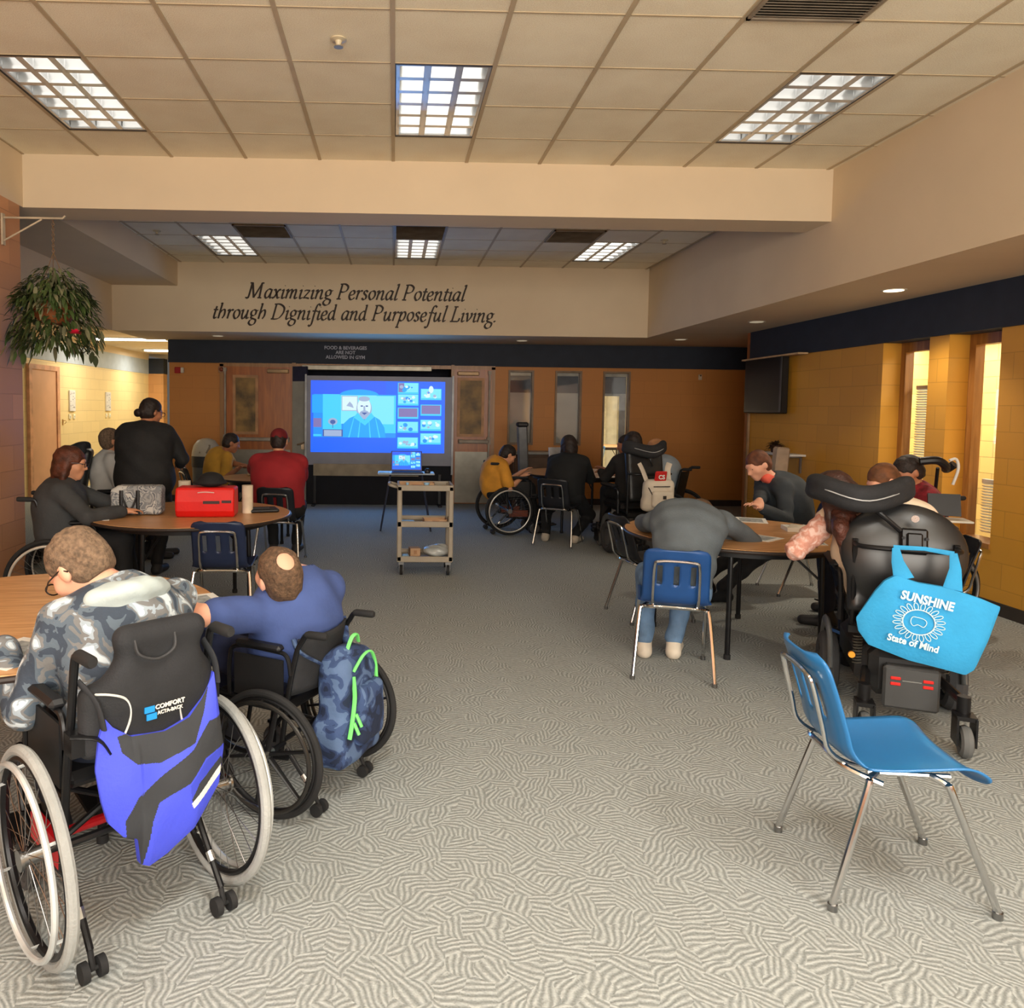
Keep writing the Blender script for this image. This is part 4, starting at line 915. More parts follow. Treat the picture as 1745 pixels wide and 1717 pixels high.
# ---------------------------------------------------------------- laptop table, laptop, big screen
t = thing('laptop_table', 'small folding table with a pale top in front of the projected screen', 'table', (.16, 9.70, 0))
MB().box((0, 0, .73), (.72, .34, .02), bev=.006).build('tabletop', M((176, 186, 196), .4, var=.03), t, smooth=False)
for gx, gy in ((-1, -1), (1, -1), (-1, 1), (1, 1)): MB().tube([(gx * .2, gy * .13, .72), (gx * .32, gy * .15, 0)], .011, 8).build('leg', M((60, 66, 84), .4, .4), t)
MB().tube([(-.2, 0, .71), (.2, 0, .71)], .01, 6).build('stretcher', BLKMET, t)
def face_mesh(mb, P, y, mi): mb.add([(u, y, v) for u, v in P], [tuple(range(len(P)))], mi)
def em(c, e): return M(c, .4, var=0, emit=e)
def call_picture(parent, w_, h_, yb, e, rot=None):
    """the video call: flat coloured shapes a hair apart on the panel (x -1..1, z -1..1)"""
    cols = [(10, 96, 250), (8, 140, 252), (56, 198, 248), (116, 220, 244), (4, 158, 245), (120, 130, 190), (150, 170, 205), (60, 90, 160), (205, 232, 236), (30, 90, 245), (120, 110, 170)]
    mats = [em(c, e) for c in cols]; mb = MB(); L = [0]
    def poly(P, mi): L[0] += 1; face_mesh(mb, [(u * w_, v * h_) for u, v in P], yb - .0004 * L[0], mi)
    def rect(x0, x1, z0, z1, mi): poly([(x0, z0), (x1, z0), (x1, z1), (x0, z1)], mi)
    def disc(cx, cz, rx, rz_, mi, n=28): poly([(cx + rx * cos(2 * pi * k / n), cz + rz_ * sin(2 * pi * k / n)) for k in range(n)], mi)
    rect(-1, 1, -1, 1, 0); rect(-1, .12, .5, 1, 9); rect(-.96, .27, -.58, .62, 1); rect(-.98, -.82, .1, .6, 4); rect(-.96, -.84, -.3, -.05, 10); rect(-.96, -.84, -.55, -.5, 2)
    rect(-.82, -.54, -.36, .62, 2); rect(-.02, .27, -.45, .60, 2); rect(-.08, .24, -.2, .58, 3)
    poly([(-.28 + .29 * cos(a), .60 + .16 * sin(a)) for a in np.linspace(0, pi, 20)], 4); rect(-.55, -.02, -.2, .60, 3)
    rect(-.54, -.30, .16, .58, 6); rect(-.53, -.31, .18, .56, 8); poly([(-.47, .3), (-.42, .42), (-.38, .34), (-.36, .24), (-.42, .28)], 6)
    rect(-.82, -.52, -.56, -.36, 7); rect(-.80, -.54, -.55, -.38, 6); disc(-.67, -.14, .07, .10, 6); disc(-.67, -.15, .04, .06, 7); rect(-.675, -.665, -.32, -.2, 7)
    poly([(-.52, -.58), (-.51, -.2), (-.42, -.04), (-.30, .06), (-.08, .04), (.03, -.08), (.10, -.3), (.12, -.58)], 4)
    for a, b_ in ((-.44, -.38), (-.30, -.28), (-.12, -.16), (.02, -.06)): poly([(a, -.58), (a + .02, -.58), (b_ + .03, -.02), (b_ + .02, -.02)], 2)
    disc(-.205, .22, .115, .29, 6); disc(-.205, .27, .10, .26, 8); disc(-.205, .5, .085, .07, 6)
    disc(-.24, .30, .02, .02, 7, 12); disc(-.165, .30, .02, .02, 7, 12); poly([(-.215, .3), (-.19, .3), (-.185, .18), (-.215, .17)], 6); disc(-.2, .08, .075, .10, 6); poly([(-.245, .12), (-.155, .12), (-.2, .05)], 7)
    poly([(-.36, -.02), (-.30, .12), (-.20, -.10), (-.10, .12), (-.05, -.0), (-.19, -.24)], 2)
    r2 = random.Random(3)
    for cx, rows in ((.45, (.82, .5, .13, -.26, -.70)), (.79, (.66, .22, -.20, -.58))):
        for i, cz in enumerate(rows):
            rect(cx - .155, cx + .155, cz - .17, cz + .14, 2)
            if (cx < .5 and i == 2) or (cx > .5 and i == 1): rect(cx - .14, cx + .14, cz - .12, cz + .12, 10); continue
            rect(cx - .145, cx + .145, cz - .12, cz + .13, 3)
            if i == 0 and cx < .5: rect(cx - .145, cx - .06, cz - .12, cz + .13, 10)
            for _ in range(9):
                x = cx + r2.uniform(-.11, .11); z = cz + r2.uniform(-.09, .06); q = r2.uniform(.012, .035)
                disc(x, z, q, q * 1.6, r2.choice((8, 8, 6, 4, 1)), 8)
            if cx > .5 and i == 0: disc(cx + .0, cz + .12, .035, .10, 8)
    o = mb.build('call_picture', mats, parent, smooth=False)
    if rot: o.rotation_euler = rot
    return o
sc = thing('presentation_screen', 'large lit presentation screen showing a blue video call in the far doorway', 'screen', (-.262, 12.10, 0))
MB().bb(-1.15, 1.20, 0, .03, .64, 2.06).build('board', M((136, 136, 146), .45, var=.03), sc, smooth=False)
MB().bb(-1.16, -1.13, -.02, .04, .5, 2.08).bb(1.18, 1.21, -.02, .04, .5, 2.08).build('board_frame', M((150, 150, 152), .4, .2), sc, smooth=False)
cp = call_picture(sc, 1.068, .57, -.006, 1.15); cp.location = (-.0, 0, 1.415)
MB().bb(-1.02, .66, -.03, 0, .47, .66).build('lower_tray', M((150, 134, 108), .5, var=.1), sc, smooth=False)
MB().bb(-1.14, 1.20, .05, .08, .0, .64).build('dark_skirt', M((20, 20, 26), .8, var=.1), sc, smooth=False)
for x in (-1.0, 1.0): MB().bb(x - .03, x + .03, -.25, .3, 0, .03, bev=.01).bb(x - .02, x + .02, .0, .04, .03, .5).build('stand_foot', BLACK, sc, smooth=False)
gl = area('screen_glow', (-.262, 12.07, 1.415), 2.1, 1.12, 27, (.14, .42, 1), (R(-90), 0, 0)); gl.data.spread = R(150)
lp = thing('laptop', 'open laptop mirroring the blue video call on the small table', 'laptop', (.17, 9.62, .7402), 2)
MB().box((0, 0, .008), (.40, .25, .016), bev=.005).build('keyboard_base', M((60, 62, 84), .35, .3), lp, smooth=False)
MB().bb(-.17, .17, -.09, .06, .016, .018).build('keys', M((24, 26, 34), .5), lp, smooth=False)
ld = MB().box((0, 0, .13), (.40, .008, .26), bev=.003).build('lid', M((70, 70, 120), .35), lp, smooth=False); ld.location = (0, .125, .012); ld.rotation_euler = (R(-12), 0, 0)
c2 = call_picture(ld, .185, .115, -.0045, 1.15); c2.location = (0, 0, .135)
t = MB().lathe([(0, 0), (.035, 0), (.04, .02), (.03, .05), (.02, .06), (0, .06)], n=20).build('webcam_puck', M((30, 32, 40), .4), None); t.location = (.43, 9.6, .7402); tag(t, 'small dark round device at the right of the open laptop', 'speaker')
t = MB().box((0, 0, .002), (.14, .22, .004)).build('paper_sheet', M((170, 205, 230), .6), None, smooth=False); t.location = (-.12, 9.66, .7402); tag(t, 'pale sheet lying left of the open laptop', 'paper')

# ---------------------------------------------------------------- far background pieces
t = thing('waste_bin', 'dark waste bin with a pale domed lid against the far wall', 'bin', (-2.90, 11.75, 0))
MB().lathe([(0, 0), (.17, 0), (.20, .05), (.21, .66), (0, .66)], n=32).build('bin_body', M((92, 94, 96), .5, var=.06), t)
MB().lathe([(.215, .62), (.22, .64), (.22, .78), (.215, .8)], n=32).build('bin_band', M((52, 54, 58), .5), t)
MB().lathe([(.22, .79), (.215, .85), (.19, .95), (.13, 1.03), (.05, 1.06), (0, 1.065)], n=32).build('domed_lid', M((190, 182, 165), .4, var=.04), t)
MB().box((.02, -.175, .90), (.17, .03, .15), bev=.012, M3=Matrix.Rotation(R(-22), 3, 'X')).build('flap', M((140, 126, 104), .4), t, smooth=False)
t = thing('fire_alarm', 'red fire alarm strobe on the far wall near the corridor', 'fire alarm', (-3.49, 12.4, 2.13))
MB().bb(-.07, .03, -.035, 0, -.05, .05, bev=.008).build('alarm_box', M((150, 24, 24), .4), t, smooth=False)
MB().bb(.03, .08, -.045, 0, -.045, .045, bev=.01).build('strobe_lens', M((205, 196, 180), .2), t, smooth=False)
t = thing('thermostat', 'small pale thermostat high on the bare far wall', 'thermostat', (5.02, 12.4, 2.13))
MB().bb(-.03, .03, -.02, 0, -.05, .04, bev=.006).build('sensor_case', M((190, 170, 140), .4), t, smooth=False); MB().cyl((0, -.02, .02), (0, -.03, .02), .012, 12).build('dial', CHROME, t)
t = thing('door_alarm', 'small round door alarm above the left hall door', 'alarm', (-2.80, 12.36, 2.15)); MB().ball((0, -.02, 0), (.035, .025, .035)).build('alarm_dome', M((120, 60, 40), .3), t); MB().bb(-.05, .05, -.008, 0, -.05, .05, bev=.003).build('alarm_plate', M((150, 110, 80), .4), t, smooth=False)
# corridor wall pieces
for y, lb in ((13.87, 'narrow white patterned panel on the corridor wall, nearer one'), (15.6, 'narrow white patterned panel on the corridor wall, deeper one')):
    t = thing('wall_panel', lb, 'wall panel', (-5.85, y, 1.62), 0, 'corridor wall panels')
    MB().bb(0, .03, -.12, .12, -.19, .19, bev=.006).build('panel', WHITE, t, smooth=False)
    g = MB(); r2 = random.Random(5)
    for _ in range(14): g.box((.031, r2.uniform(-.09, .09), r2.uniform(-.16, .16)), (.003, .03, .012))
    g.build('printed_marks', M((150, 146, 150), .6), t, smooth=False)
    for dy in (-.09, .09):
        s_ = MB().bb(0, .02, dy - .04, dy + .04, -.33, -.24, bev=.006).build('switch_plate', M((236, 222, 190), .4), t, smooth=False)
        MB().bb(.02, .03, dy - .01, dy + .01, -.3, -.27).build('toggle', WHITE, s_, smooth=False)
t = thing('coat_hook', 'small metal coat hook on the corridor wall by the door', 'hook', (-5.85, 13.5, 1.24)); MB().bb(0, .008, -.02, .02, -.05, .05).tube(spl([(.008, 0, .02), (.05, 0, .03), (.06, 0, .0), (.03, 0, -.03)], 4), .006, 6).build('hook_arm', M((190, 150, 90), .3, .6), t)
# counter, column rack and panel behind the far table
t = thing('side_counter', 'low grey counter under the slim far windows', 'counter', (2.45, 12.0, 0))
MB().bb(-.62, .30, -.25, .2, .86, .90, bev=.006).build('countertop', M((150, 146, 138), .4), t, smooth=False); MB().bb(-.58, .26, -.2, .2, 0, .86).build('counter_body', M((88, 66, 50), .6), t, smooth=False)
MB().bb(-.55, -.02, -.215, -.2, .08, .8).bb(.0, .22, -.215, -.2, .08, .8).build('counter_door', M((100, 76, 58), .55), t, smooth=False)
t = thing('equipment_stand', 'tall grey equipment post standing between the far wheelchair and the counter', 'stand', (1.93, 11.2, 0), 3)
MB().box((0, 0, .03), (.40, .40, .05), bev=.015).build('stand_base', M((64, 66, 68), .5), t, smooth=False); MB().box((0, 0, .68), (.15, .09, 1.28), bev=.02, M3=Matrix.Rotation(R(-3), 3, 'Y')).build('post', M((104, 106, 108), .4, .3), t, smooth=False); MB().box((-.03, 0, 1.34), (.17, .12, .07), bev=.02).build('post_cap', BLACK, t, smooth=False)
t = MB().box((0, 0, .17), (.26, .02, .34), M3=Matrix.Rotation(R(-8), 3, 'X')).build('standing_folder', M((176, 178, 180), .6), None, smooth=False); t.location = (2.12, 9.72, .742); t.rotation_euler = (0, 0, R(25)); tag(t, 'pale folder standing upright on the far table', 'folder')
# white backpack
t = thing('white_backpack', 'white backpack with a red label hanging on the far power wheelchair', 'backpack', (2.74, 7.80, 0), 8)
WB = M((206, 196, 180), .8, var=.05, bmp=.1)
m0 = soft('bag_body', [rbox((0, -.04, .70), (.165, .07, .16), .06), rbox((0, -.03, .60), (.18, .06, .07), .05)], WB, t, .011, fold=.003)
soft('front_pocket', [rbox((.01, -.115, .66), (.12, .03, .085), .03)], WB, t, .009)
for g in (-1, 1): MB().tube(spl([(g * .12, -.02, .84), (g * .14, .04, .95), (g * .17, .06, 1.02)], 4), .03, 8, flat=.3).build('strap', WB, t)
MB().box((.0, -.085, .885), (.13, .02, .13), bev=.01, M3=Matrix.Rotation(R(14), 3, 'X')).build('red_label', M((180, 30, 28), .6), t, smooth=False)
letters('CS', .06, (0, -.108, .885), (R(90), 0, 0), WHITE, 'label_lettering', t, .002, .002)
MB().tube(spl([(-.14, -.105, .78), (-.10, -.125, .70), (-.05, -.14, .60), (0, -.15, .575), (.12, -.13, .585)], 5), .005, 6).tube([(-.09, -.118, .79), (.09, -.118, .79)], .005, 6).box((.02, -.147, .68), (.035, .006, .035)).build('dark_piping', M((40, 34, 32), .7), t)
# television on the right wall
t = thing('television', 'black flat television mounted on the ochre wall below the dark band', 'television', (4.66, 9.45, 1.90), 90)
MB().box((0, 0, 0), (.96, .09, .70), bev=.012).build('case', M((14, 14, 15), .3), t, smooth=False)
MB().bb(-.44, .44, .044, .048, -.31, .32).build('glass_screen', M((8, 8, 9), .35, var=0, spec=.3), t, smooth=False)
MB().bb(-.483, -.45, .045, .053, -.33, .33).build('speaker_strip', M((70, 72, 76), .3, .3), t, smooth=False)
MB().bb(-.15, .15, -.09, -.04, -.15, .15).build('wall_mount', BLKMET, t, smooth=False)
# shelf and dispenser under the television
t = thing('wall_shelf', 'narrow white shelf on the ochre wall below the television', 'shelf', (4.75, 8.95, 1.06))
MB().bb(-.24, 0, -.34, .34, 0, .022).build('board', WHITE, t, smooth=False)
for dy in (-.25, .25): MB().bb(-.20, 0, dy - .01, dy + .01, -.02, 0).bb(-.02, 0, dy - .01, dy + .01, -.2, 0).build('bracket', STEEL, t, smooth=False)
t = thing('potted_plant', 'small bushy potted plant on the narrow white wall shelf', 'plant', (4.62, 9.05, 1.0824))
MB().lathe([(0, 0), (.05, 0), (.07, .09), (.06, .09), (0, .07)], n=24).build('pot', M((70, 40, 30), .6), t)
lf = MB(); r2 = random.Random(11)
def leaf(mb, p, d_, L, w_, droop=.4, n=5, mi=0):
    d_ = V(d_).normalized(); sd = d_.cross(V((0, 0, 1))); sd = sd.normalized() if sd.length > .01 else V((1, 0, 0)); rows = []
    for i in range(n + 1):
        s_ = i / n; c = V(p) + d_ * L * s_ + V((0, 0, -droop * L * s_ * s_)); ww = w_ * math.sin(pi * min(.97, s_ * .93 + .07)) ** .8
        rows.append([c - sd * ww, c + V((0, 0, -ww * .35)), c + sd * ww])
    mb.grid(rows, mi)
for _ in range(90):
    a = r2.uniform(0, 2 * pi); e = r2.uniform(.0, 1.3); leaf(lf, (0, 0, .08), (cos(a) * cos(e), sin(a) * cos(e), sin(e)), r2.uniform(.08, .15), .014, .5)
lf.build('foliage', M((64, 44, 26), .6, var=.3), t, angle=180)
t = thing('paper_dispenser', 'tall pale paper dispenser standing in front of the narrow wall shelf', 'dispenser', (4.42, 8.55, 0))
MB().box((0, 0, .96), (.15, .13, .42), bev=.02, M3=Matrix.Rotation(R(4), 3, 'Y')).build('case', M((176, 156, 136), .5), t, smooth=False); MB().cyl((0, 0, .02), (0, 0, .76), .022, 12).build('pole', M((100, 84, 68), .5), t); MB().lathe([(0, 0), (.16, 0), (.15, .02), (0, .025)], n=28).build('foot', M((60, 50, 44), .5), t)
# hanging plant on its wall bracket
t = thing('plant_bracket', 'thin white wall bracket from which the leafy basket hangs', 'bracket', (-3.045, 6.02, 2.97))
MB().bb(-.005, .01, -.02, .02, -.18, .06).tube([(0, 0, .03), (.46, 0, .03), (.48, 0, .05)], .008, 8).tube([(0, 0, -.15), (.3, 0, .02)], .007, 8).build('bracket_arm', M((186, 170, 146), .4), t)
t = thing('hanging_plant', 'leafy hanging basket plant with one pink flower by the left wall', 'plant', (-2.66, 6.02, 2.19))
MB().lathe([(0, 0), (.10, 0), (.14, .05), (.165, .16), (.15, .16), (.13, .06), (0, .03)], n=32).build('basket', M((132, 78, 40), .7, var=.2, bmp=.4, bs=80), t)
ch_ = MB()
for k in range(3): a = 2 * pi * k / 3; ch_.tube([(.15 * cos(a), .15 * sin(a), .16), (0, 0, .55)], .0025, 5)
for k in range(12): ch_.ring((0, 0, .56 + k * .0205), (1, 0, 0) if k % 2 else (0, 1, 0), .010, .0022, 10, 5)
ch_.build('chain', M((140, 110, 80), .5, .5), t)
lf = MB(); r2 = random.Random(21)
for _ in range(1500):
    a = r2.uniform(0, 2 * pi); rr = .27 * math.sqrt(r2.random()); zz = .16 + .30 * (1 - (rr / .29) ** 2) * r2.random()
    if r2.random() < .45: rr = r2.uniform(.16, .30); zz = r2.uniform(-.18, .2)
    p = (rr * cos(a), rr * sin(a), zz); e = r2.uniform(-.9, .5)
    leaf(lf, p, (cos(a + r2.uniform(-.8, .8)) * cos(e), sin(a + r2.uniform(-.8, .8)) * cos(e), sin(e)), r2.uniform(.05, .10), r2.uniform(.008, .016), .6, 4, r2.choice((0, 0, 0, 1)))
for _ in range(60):                                           # trailing strands toward the wall and the aisle
    s_ = r2.choice((-1, 1)); x = s_ * r2.uniform(.2, .32); z = r2.uniform(-.26, .0) if s_ < 0 else r2.uniform(-.16, .0)
    leaf(lf, (x, r2.uniform(-.15, .15), z), (s_ * .4, r2.uniform(-.5, .5), -1), r2.uniform(.06, .12), .018, .2, 4, r2.choice((0, 1)))
lf.build('foliage', [M((62, 78, 40), .5, var=.3), M((112, 112, 84), .5, var=.2)], t, angle=180)
sm_ = MB().tube(spl([(.12, -.05, .1), (.26, -.1, .02), (.31, -.1, -.14), (.29, -.1, -.24)], 5), .005, 6)
for k in range(4): leaf(sm_, (.29 + .02 * k, -.1, -.16 - .03 * k), (r2.uniform(-1, 1), -.3, -.7), .09, .022, .1)
sm_.build('flower_stem', M((50, 62, 34), .5, var=.2), t, angle=180)
fl = MB()
for k in range(14):
    a = k * 2.4; e = .2 + .08 * k; leaf(fl, (.285, -.30, -.10), (cos(a) * cos(e), sin(a) * cos(e) - .3, sin(e)), .055, .016, .3, 4)
fl.build('pink_flower', M((235, 40, 80), .5, var=.12), t, angle=180)
# ================================================================ people
SK = dict(pale=M((226, 168, 140), .55, var=.05, bmp=.08, bs=220), warm=M((204, 146, 112), .55, var=.06, bmp=.08, bs=220), tan=M((170, 112, 80), .55, var=.06))
EYE = M((30, 24, 22), .2)
def ik(a, b, l1, l2, pole):
    a, b, pole = V(a), V(b), V(pole); d_ = b - a; L = min(d_.length, (l1 + l2) * .995); u = d_.normalized()
    x = (l1 * l1 - l2 * l2 + L * L) / (2 * L); h = math.sqrt(max(0, l1 * l1 - x * x))
    n = pole - u * pole.dot(u); n = n.normalized() if n.length > 1e-6 else V((0, 0, -1))
    return a + u * x + n * h, a + u * L
def hand(w_, d_, palm, side, curl=.5, k=.008, s=1.0):
    """wrist, direction of the fingers, palm normal, side (+1: thumb on d x palm side)"""
    d_ = V(d_).normalized(); palm = V(palm); palm = (palm - d_ * palm.dot(d_)).normalized(); sd = d_.cross(palm) * side; w_ = V(w_); P = []
    P.append(cap(w_ - d_ * .02, w_ + d_ * .03, .024 * s, .024 * s, k=.02))
    for q, ln in ((-.030, .078), (-.010, .086), (.010, .084), (.030, .076)):
        P.append(cap(w_ + d_ * .01 + sd * q * .6 * s, w_ + (d_ * ln + sd * q) * s, .014 * s, .0115 * s, k=.012))
    for q, ln, L in ((-.033, .078, .058), (-.011, .086, .074), (.011, .084, .082), (.033, .076, .076)):
        p = w_ + (d_ * ln + sd * q) * s; a = curl * .5; seg = L * s / 2.6; r_ = .0092 * s
        for j in range(3):
            v_ = d_ * cos(a) + palm * sin(a) + sd * q * .8; p2 = p + v_.normalized() * seg * (1.1, .9, .7)[j]
            P.append(cap(p, p2, r_, r_ * .92, k=.004)); p = p2; r_ *= .92; a += curl * .8
    t0 = w_ + (d_ * .025 + sd * .028 + palm * .006) * s; v_ = (d_ * .7 + sd * .75 + palm * .25).normalized(); t1 = t0 + v_ * .036 * s; t2 = t1 + (d_ * .95 + sd * .2 + palm * .3).normalized() * .034 * s
    return P + [cap(t0, t1, .0135 * s, .011 * s, k=.01), cap(t1, t2, .011 * s, .009 * s, k=.004)]
t_arms = {}
def person(label, at, pel, neck, head, fz, hy=None, hp=0, hr=0, skin='warm', hair=None, hstyle='short', shirt=None, sleeve=1.0, pants=None, shoes=None,
           wL=None, wR=None, pL=(-.5, -.3, -1), pR=(.5, -.3, -1), aL=None, aR=None, legs='sit', girth=1.0, res=.011, fold=.004, glasses=False, hs=1.0, shw=.185, curl=.5, gap=None, hdL=None, hdR=None, legd=0, cap_m=None, bald=0, chestk=1.0, hem=None, knz=.53, arms='LR', upl=.29, fol=.26):
    t = thing('person', label, 'person', (at[0], at[1], 0)); O = (at[0], at[1], 0)
    pel, neck, head = V(pel), V(neck), V(head); F = V((-sin(R(fz)), cos(R(fz)), 0)); Rt = V((cos(R(fz)), sin(R(fz)), 0)); up = V((0, 0, 1))
    W = lambda p: Rt * p[0] + F * p[1] + up * p[2]
    spine = (neck - pel); Ls = spine.length; su = spine.normalized(); fw = (F - su * F.dot(su)).normalized(); bend = -fw * .10 * min(1, Ls / .5) * (0.3 + abs(su.dot(F)))
    mid = pel + spine * .45 + bend; ch = pel + spine * .74 + bend * .8; q = Matrix((Rt, (Rt.cross(su)) * -1, su)).transposed()
    g = girth
    torso = [ell(pel, (.165 * g, .125 * g, .12), q, k=.08), ell(mid, (.155 * g, .118 * g, .17), q, k=.10), ell(ch, (.165 * g * chestk, .115 * g, .15), q, k=.10), ell((pel + mid) / 2, (.155 * g, .118 * g, .14), q, k=.10), ell((mid + ch) / 2, (.158 * g, .116 * g, .14), q, k=.10)]
    sc_ = neck - su * .055; shL = sc_ - Rt * shw; shR = sc_ + Rt * shw
    if gap: shL = shL + V(gap[0]); shR = shR + V(gap[1])
    torso += [cap(shL + (shR - shL) * .1, shL + (shR - shL) * .9, .062 * g ** .5, k=.06), cap(ch, neck, .085, .06, k=.05)]
    arms_s, arms_f, hands = [], [], []
    for sgn, sh_, w_, pole, hd in ((-1, shL, wL, pL, hdL), (1, shR, wR, pR, hdR)):
        if ('L' if sgn < 0 else 'R') not in arms: continue
        if w_ is None: w_ = pel + W((sgn * .12, .32, .10))
        el, w_ = ik(sh_, w_, upl, fol, W(pole)); d_ = (w_ - el).normalized()
        arms_s.append(cap(sh_, el, .053 * g ** .6, .043, k=.03)); arms_f.append(cap(el, w_, .041, .028, k=.015))
        pn = V((0, 0, -1)) if abs(d_.z) < .8 else F
        hands += hand(w_ + d_ * .015, hd or d_, pn, -sgn, curl, s=hs)
    legp, shp = [], []
    for sgn, a in ((-1, aL), (1, aR)):
        hip = pel + Rt * sgn * .09 * g - up * .03
        if legs == 'sit':
            a = V(a) if a is not None else pel * 1 + W((sgn * .12, .45, 0)) - up * (pel.z - .09)
            kn, a = ik(hip, a, .43, .43, F * 1 + up * 1.1 + Rt * sgn * .15)
        else: a = V(a) if a is not None else V((pel.x, pel.y, .09)) + Rt * sgn * .11; kn, a = ik(hip, a, .44, .44, F)
        legp += [cap(hip, kn, .085 * g ** .7, .060, k=.05), cap(kn, a + up * .02, .056, .042, k=.03)]
        toe = a + W((sgn * .03, .15, 0)); toe.z = .035
        shp.append((a, toe))
    # head frame
    hy = fz if hy is None else hy
    f0 = V((-sin(R(hy)) * cos(R(hp)), cos(R(hy)) * cos(R(hp)), sin(R(hp)))); hq = frame(f0); hq = hq @ Matrix.Rotation(R(hr), 3, 'Y'); H_ = lambda x, y, z: head + hq @ V((x, y, z))
    hd_p = [ell(H_(0, -.012, .028), (.076, .097, .092), hq, k=.02), ell(H_(0, .030, -.015), (.066, .072, .075), hq, k=.03), cap(H_(0, .03, -.045), H_(0, .062, -.088), .052, .030, k=.03),
            cap(H_(0, .092, .012), H_(0, .112, -.026), .009, .0145, k=.012), cap(H_(-.03, .088, .028), H_(.03, .088, .028), .012, k=.015), cap(H_(-.018, .092, -.056), H_(.018, .092, -.056), .0085, k=.01), cap(H_(-.016, .088, -.070), H_(.016, .088, -.070), .009, k=.01),
            ell(H_(-.050, .055, -.022), (.022, .028, .026), hq, k=.02), ell(H_(.050, .055, -.022), (.022, .028, .026), hq, k=.02)]
    for s_ in (-1, 1): hd_p += [ell(H_(s_ * .079, -.008, -.008), (.010, .022, .032), hq, k=.008), cap(H_(s_ * .082, -.016, .014), H_(s_ * .084, -.012, -.018), .008, k=.006)]
    nk = [cap(neck - su * .02, head + hq @ V((0, -.025, -.055)), .058, .052, k=.025)]
    body = torso + arms_s + arms_f + hands + hd_p + nk + legp
    socks = [ell(H_(s_ * .031, .098, .008), (.013, .010, .008), hq) for s_ in (-1, 1)]
    bo = soft('body', body, SK[skin] if isinstance(skin, str) else skin, t, res, cut=socks, off=O, sm=1)
    e = MB()
    for s_ in (-1, 1): e.ball(H_(s_ * .031, .081, .008) - V(O), .0115, 10, 6)
    e.build('eyes', EYE, t)
    sd_ = int(abs(at[0] * 37 + at[1] * 11)) % 9
    if shirt:
        sp = list(torso); 
        for a_, f_ in zip(arms_s, arms_f):
            if sleeve >= .5: sp.append(a_)
            if sleeve < 1: sp.append(cap(a_[1], V(a_[1]) + (V(a_[2]) - V(a_[1])) * (sleeve if sleeve < .5 else .82), .060, .060, k=.03)); sp = [x for x in sp if x is not a_]
            if sleeve >= 1: e_ = V(f_[1]) + (V(f_[2]) - V(f_[1])) * .92; sp.append(cap(f_[1], e_, .046, .036, k=.02))
        if hem: sp.append(cap(pel - Rt * .09, pel + Rt * .09, .12 * g, k=.06)); sp.append(ell(V(pel) - up * hem, (.175 * g, .13 * g, .12), q, k=.08))
        soft('shirt', sp, shirt, t, res, off=O, grow=.013, fold=fold, seed=sd_, cut=[cap(neck + su * .05 + fw * .02, neck + su * .3, .066, k=.01)])
    if pants:
        soft('trousers', [ell(pel - up * .02, (.165 * g, .125 * g, .10), q, k=.05)] + legp, pants, t, res, off=O, grow=.012, fold=fold, seed=sd_ + 2)
    if shoes:
        for a, toe in shp:
            heel = a - W((0, .035, 0)); heel.z = .04
            soft('shoe', [cap(heel, toe, .040, .036, k=.03), cap(a, heel, .046, .042, k=.03)], shoes, t, .008, off=O, cut=[rbox((a.x, a.y, -.09), (.5, .5, .09), .001)])
    if hair:
        face = [ell(H_(0, .10, -.038), (.080, .085, .088), hq)]
        if hstyle in ('short', 'bald'):
            hp_ = [ell(H_(0, -.016, .035), (.084, .104, .094), hq, k=.02), ell(H_(0, -.045, -.02), (.074, .072, .075), hq, k=.03)]
            cu = face + [ell(H_(s_ * .095, .006, -.02), (.026, .03, .042), hq) for s_ in (-1, 1)] + [rbox(H_(0, -.03, -.14), (.12, .12, .065), .01, hq)]
            if hstyle == 'bald': cu.append(ell(H_(0, -.075, .105), (.039, .043, .038), hq) if bald == 2 else ell(H_(0, .03, .125), (.058, .080, .036), hq))
            soft('hair', hp_, hair, t, min(res, .008), cut=cu, off=O, fold=.003 if hstyle == 'bald' else .0025, ff=65 if hstyle == 'bald' else 90)
        elif hstyle == 'bun':
            soft('hair', [ell(H_(0, -.016, .035), (.086, .106, .096), hq, k=.02), ell(H_(0, -.04, -.02), (.078, .078, .07), hq, k=.03), ell(H_(-.0, -.13, -.045), (.042, .036, .04), hq, k=.015)], hair, t, .009, cut=face + [ell(H_(s_ * .095, .006, -.02), (.026, .03, .042), hq) for s_ in (-1, 1)], off=O, fold=.003, ff=70)
        elif hstyle == 'bob':
            soft('hair', [ell(H_(0, -.016, .035), (.092, .112, .098), hq, k=.02), ell(H_(0, -.05, -.05), (.095, .075, .09), hq, k=.04)] + [cap(H_(s_ * .075, -.01, 0), H_(s_ * .085, -.02, -.12), .026, .022, k=.03) for s_ in (-1, 1)] + [cap(H_(0, -.08, -.05), H_(0, -.09, -.13), .045, .035, k=.03)], hair, t, .009, cut=[ell(H_(0, .105, -.045), (.066, .09, .095), hq)], off=O, fold=.003, ff=70)
        elif hstyle == 'long':
            soft('hair', [ell(H_(0, -.016, .035), (.092, .112, .100), hq, k=.02), ell(H_(0, -.05, -.05), (.09, .075, .09), hq, k=.04)] + [cap(H_(s_ * .075, -.01, 0), V(H_(s_ * .085, .0, -.06)) + V((0, 0, -.10)), .026, .026, k=.03) for s_ in (-1, 1)], hair, t, .009, cut=[ell(H_(0, .105, -.045), (.066, .09, .095), hq)], off=O, fold=.003, ff=70)
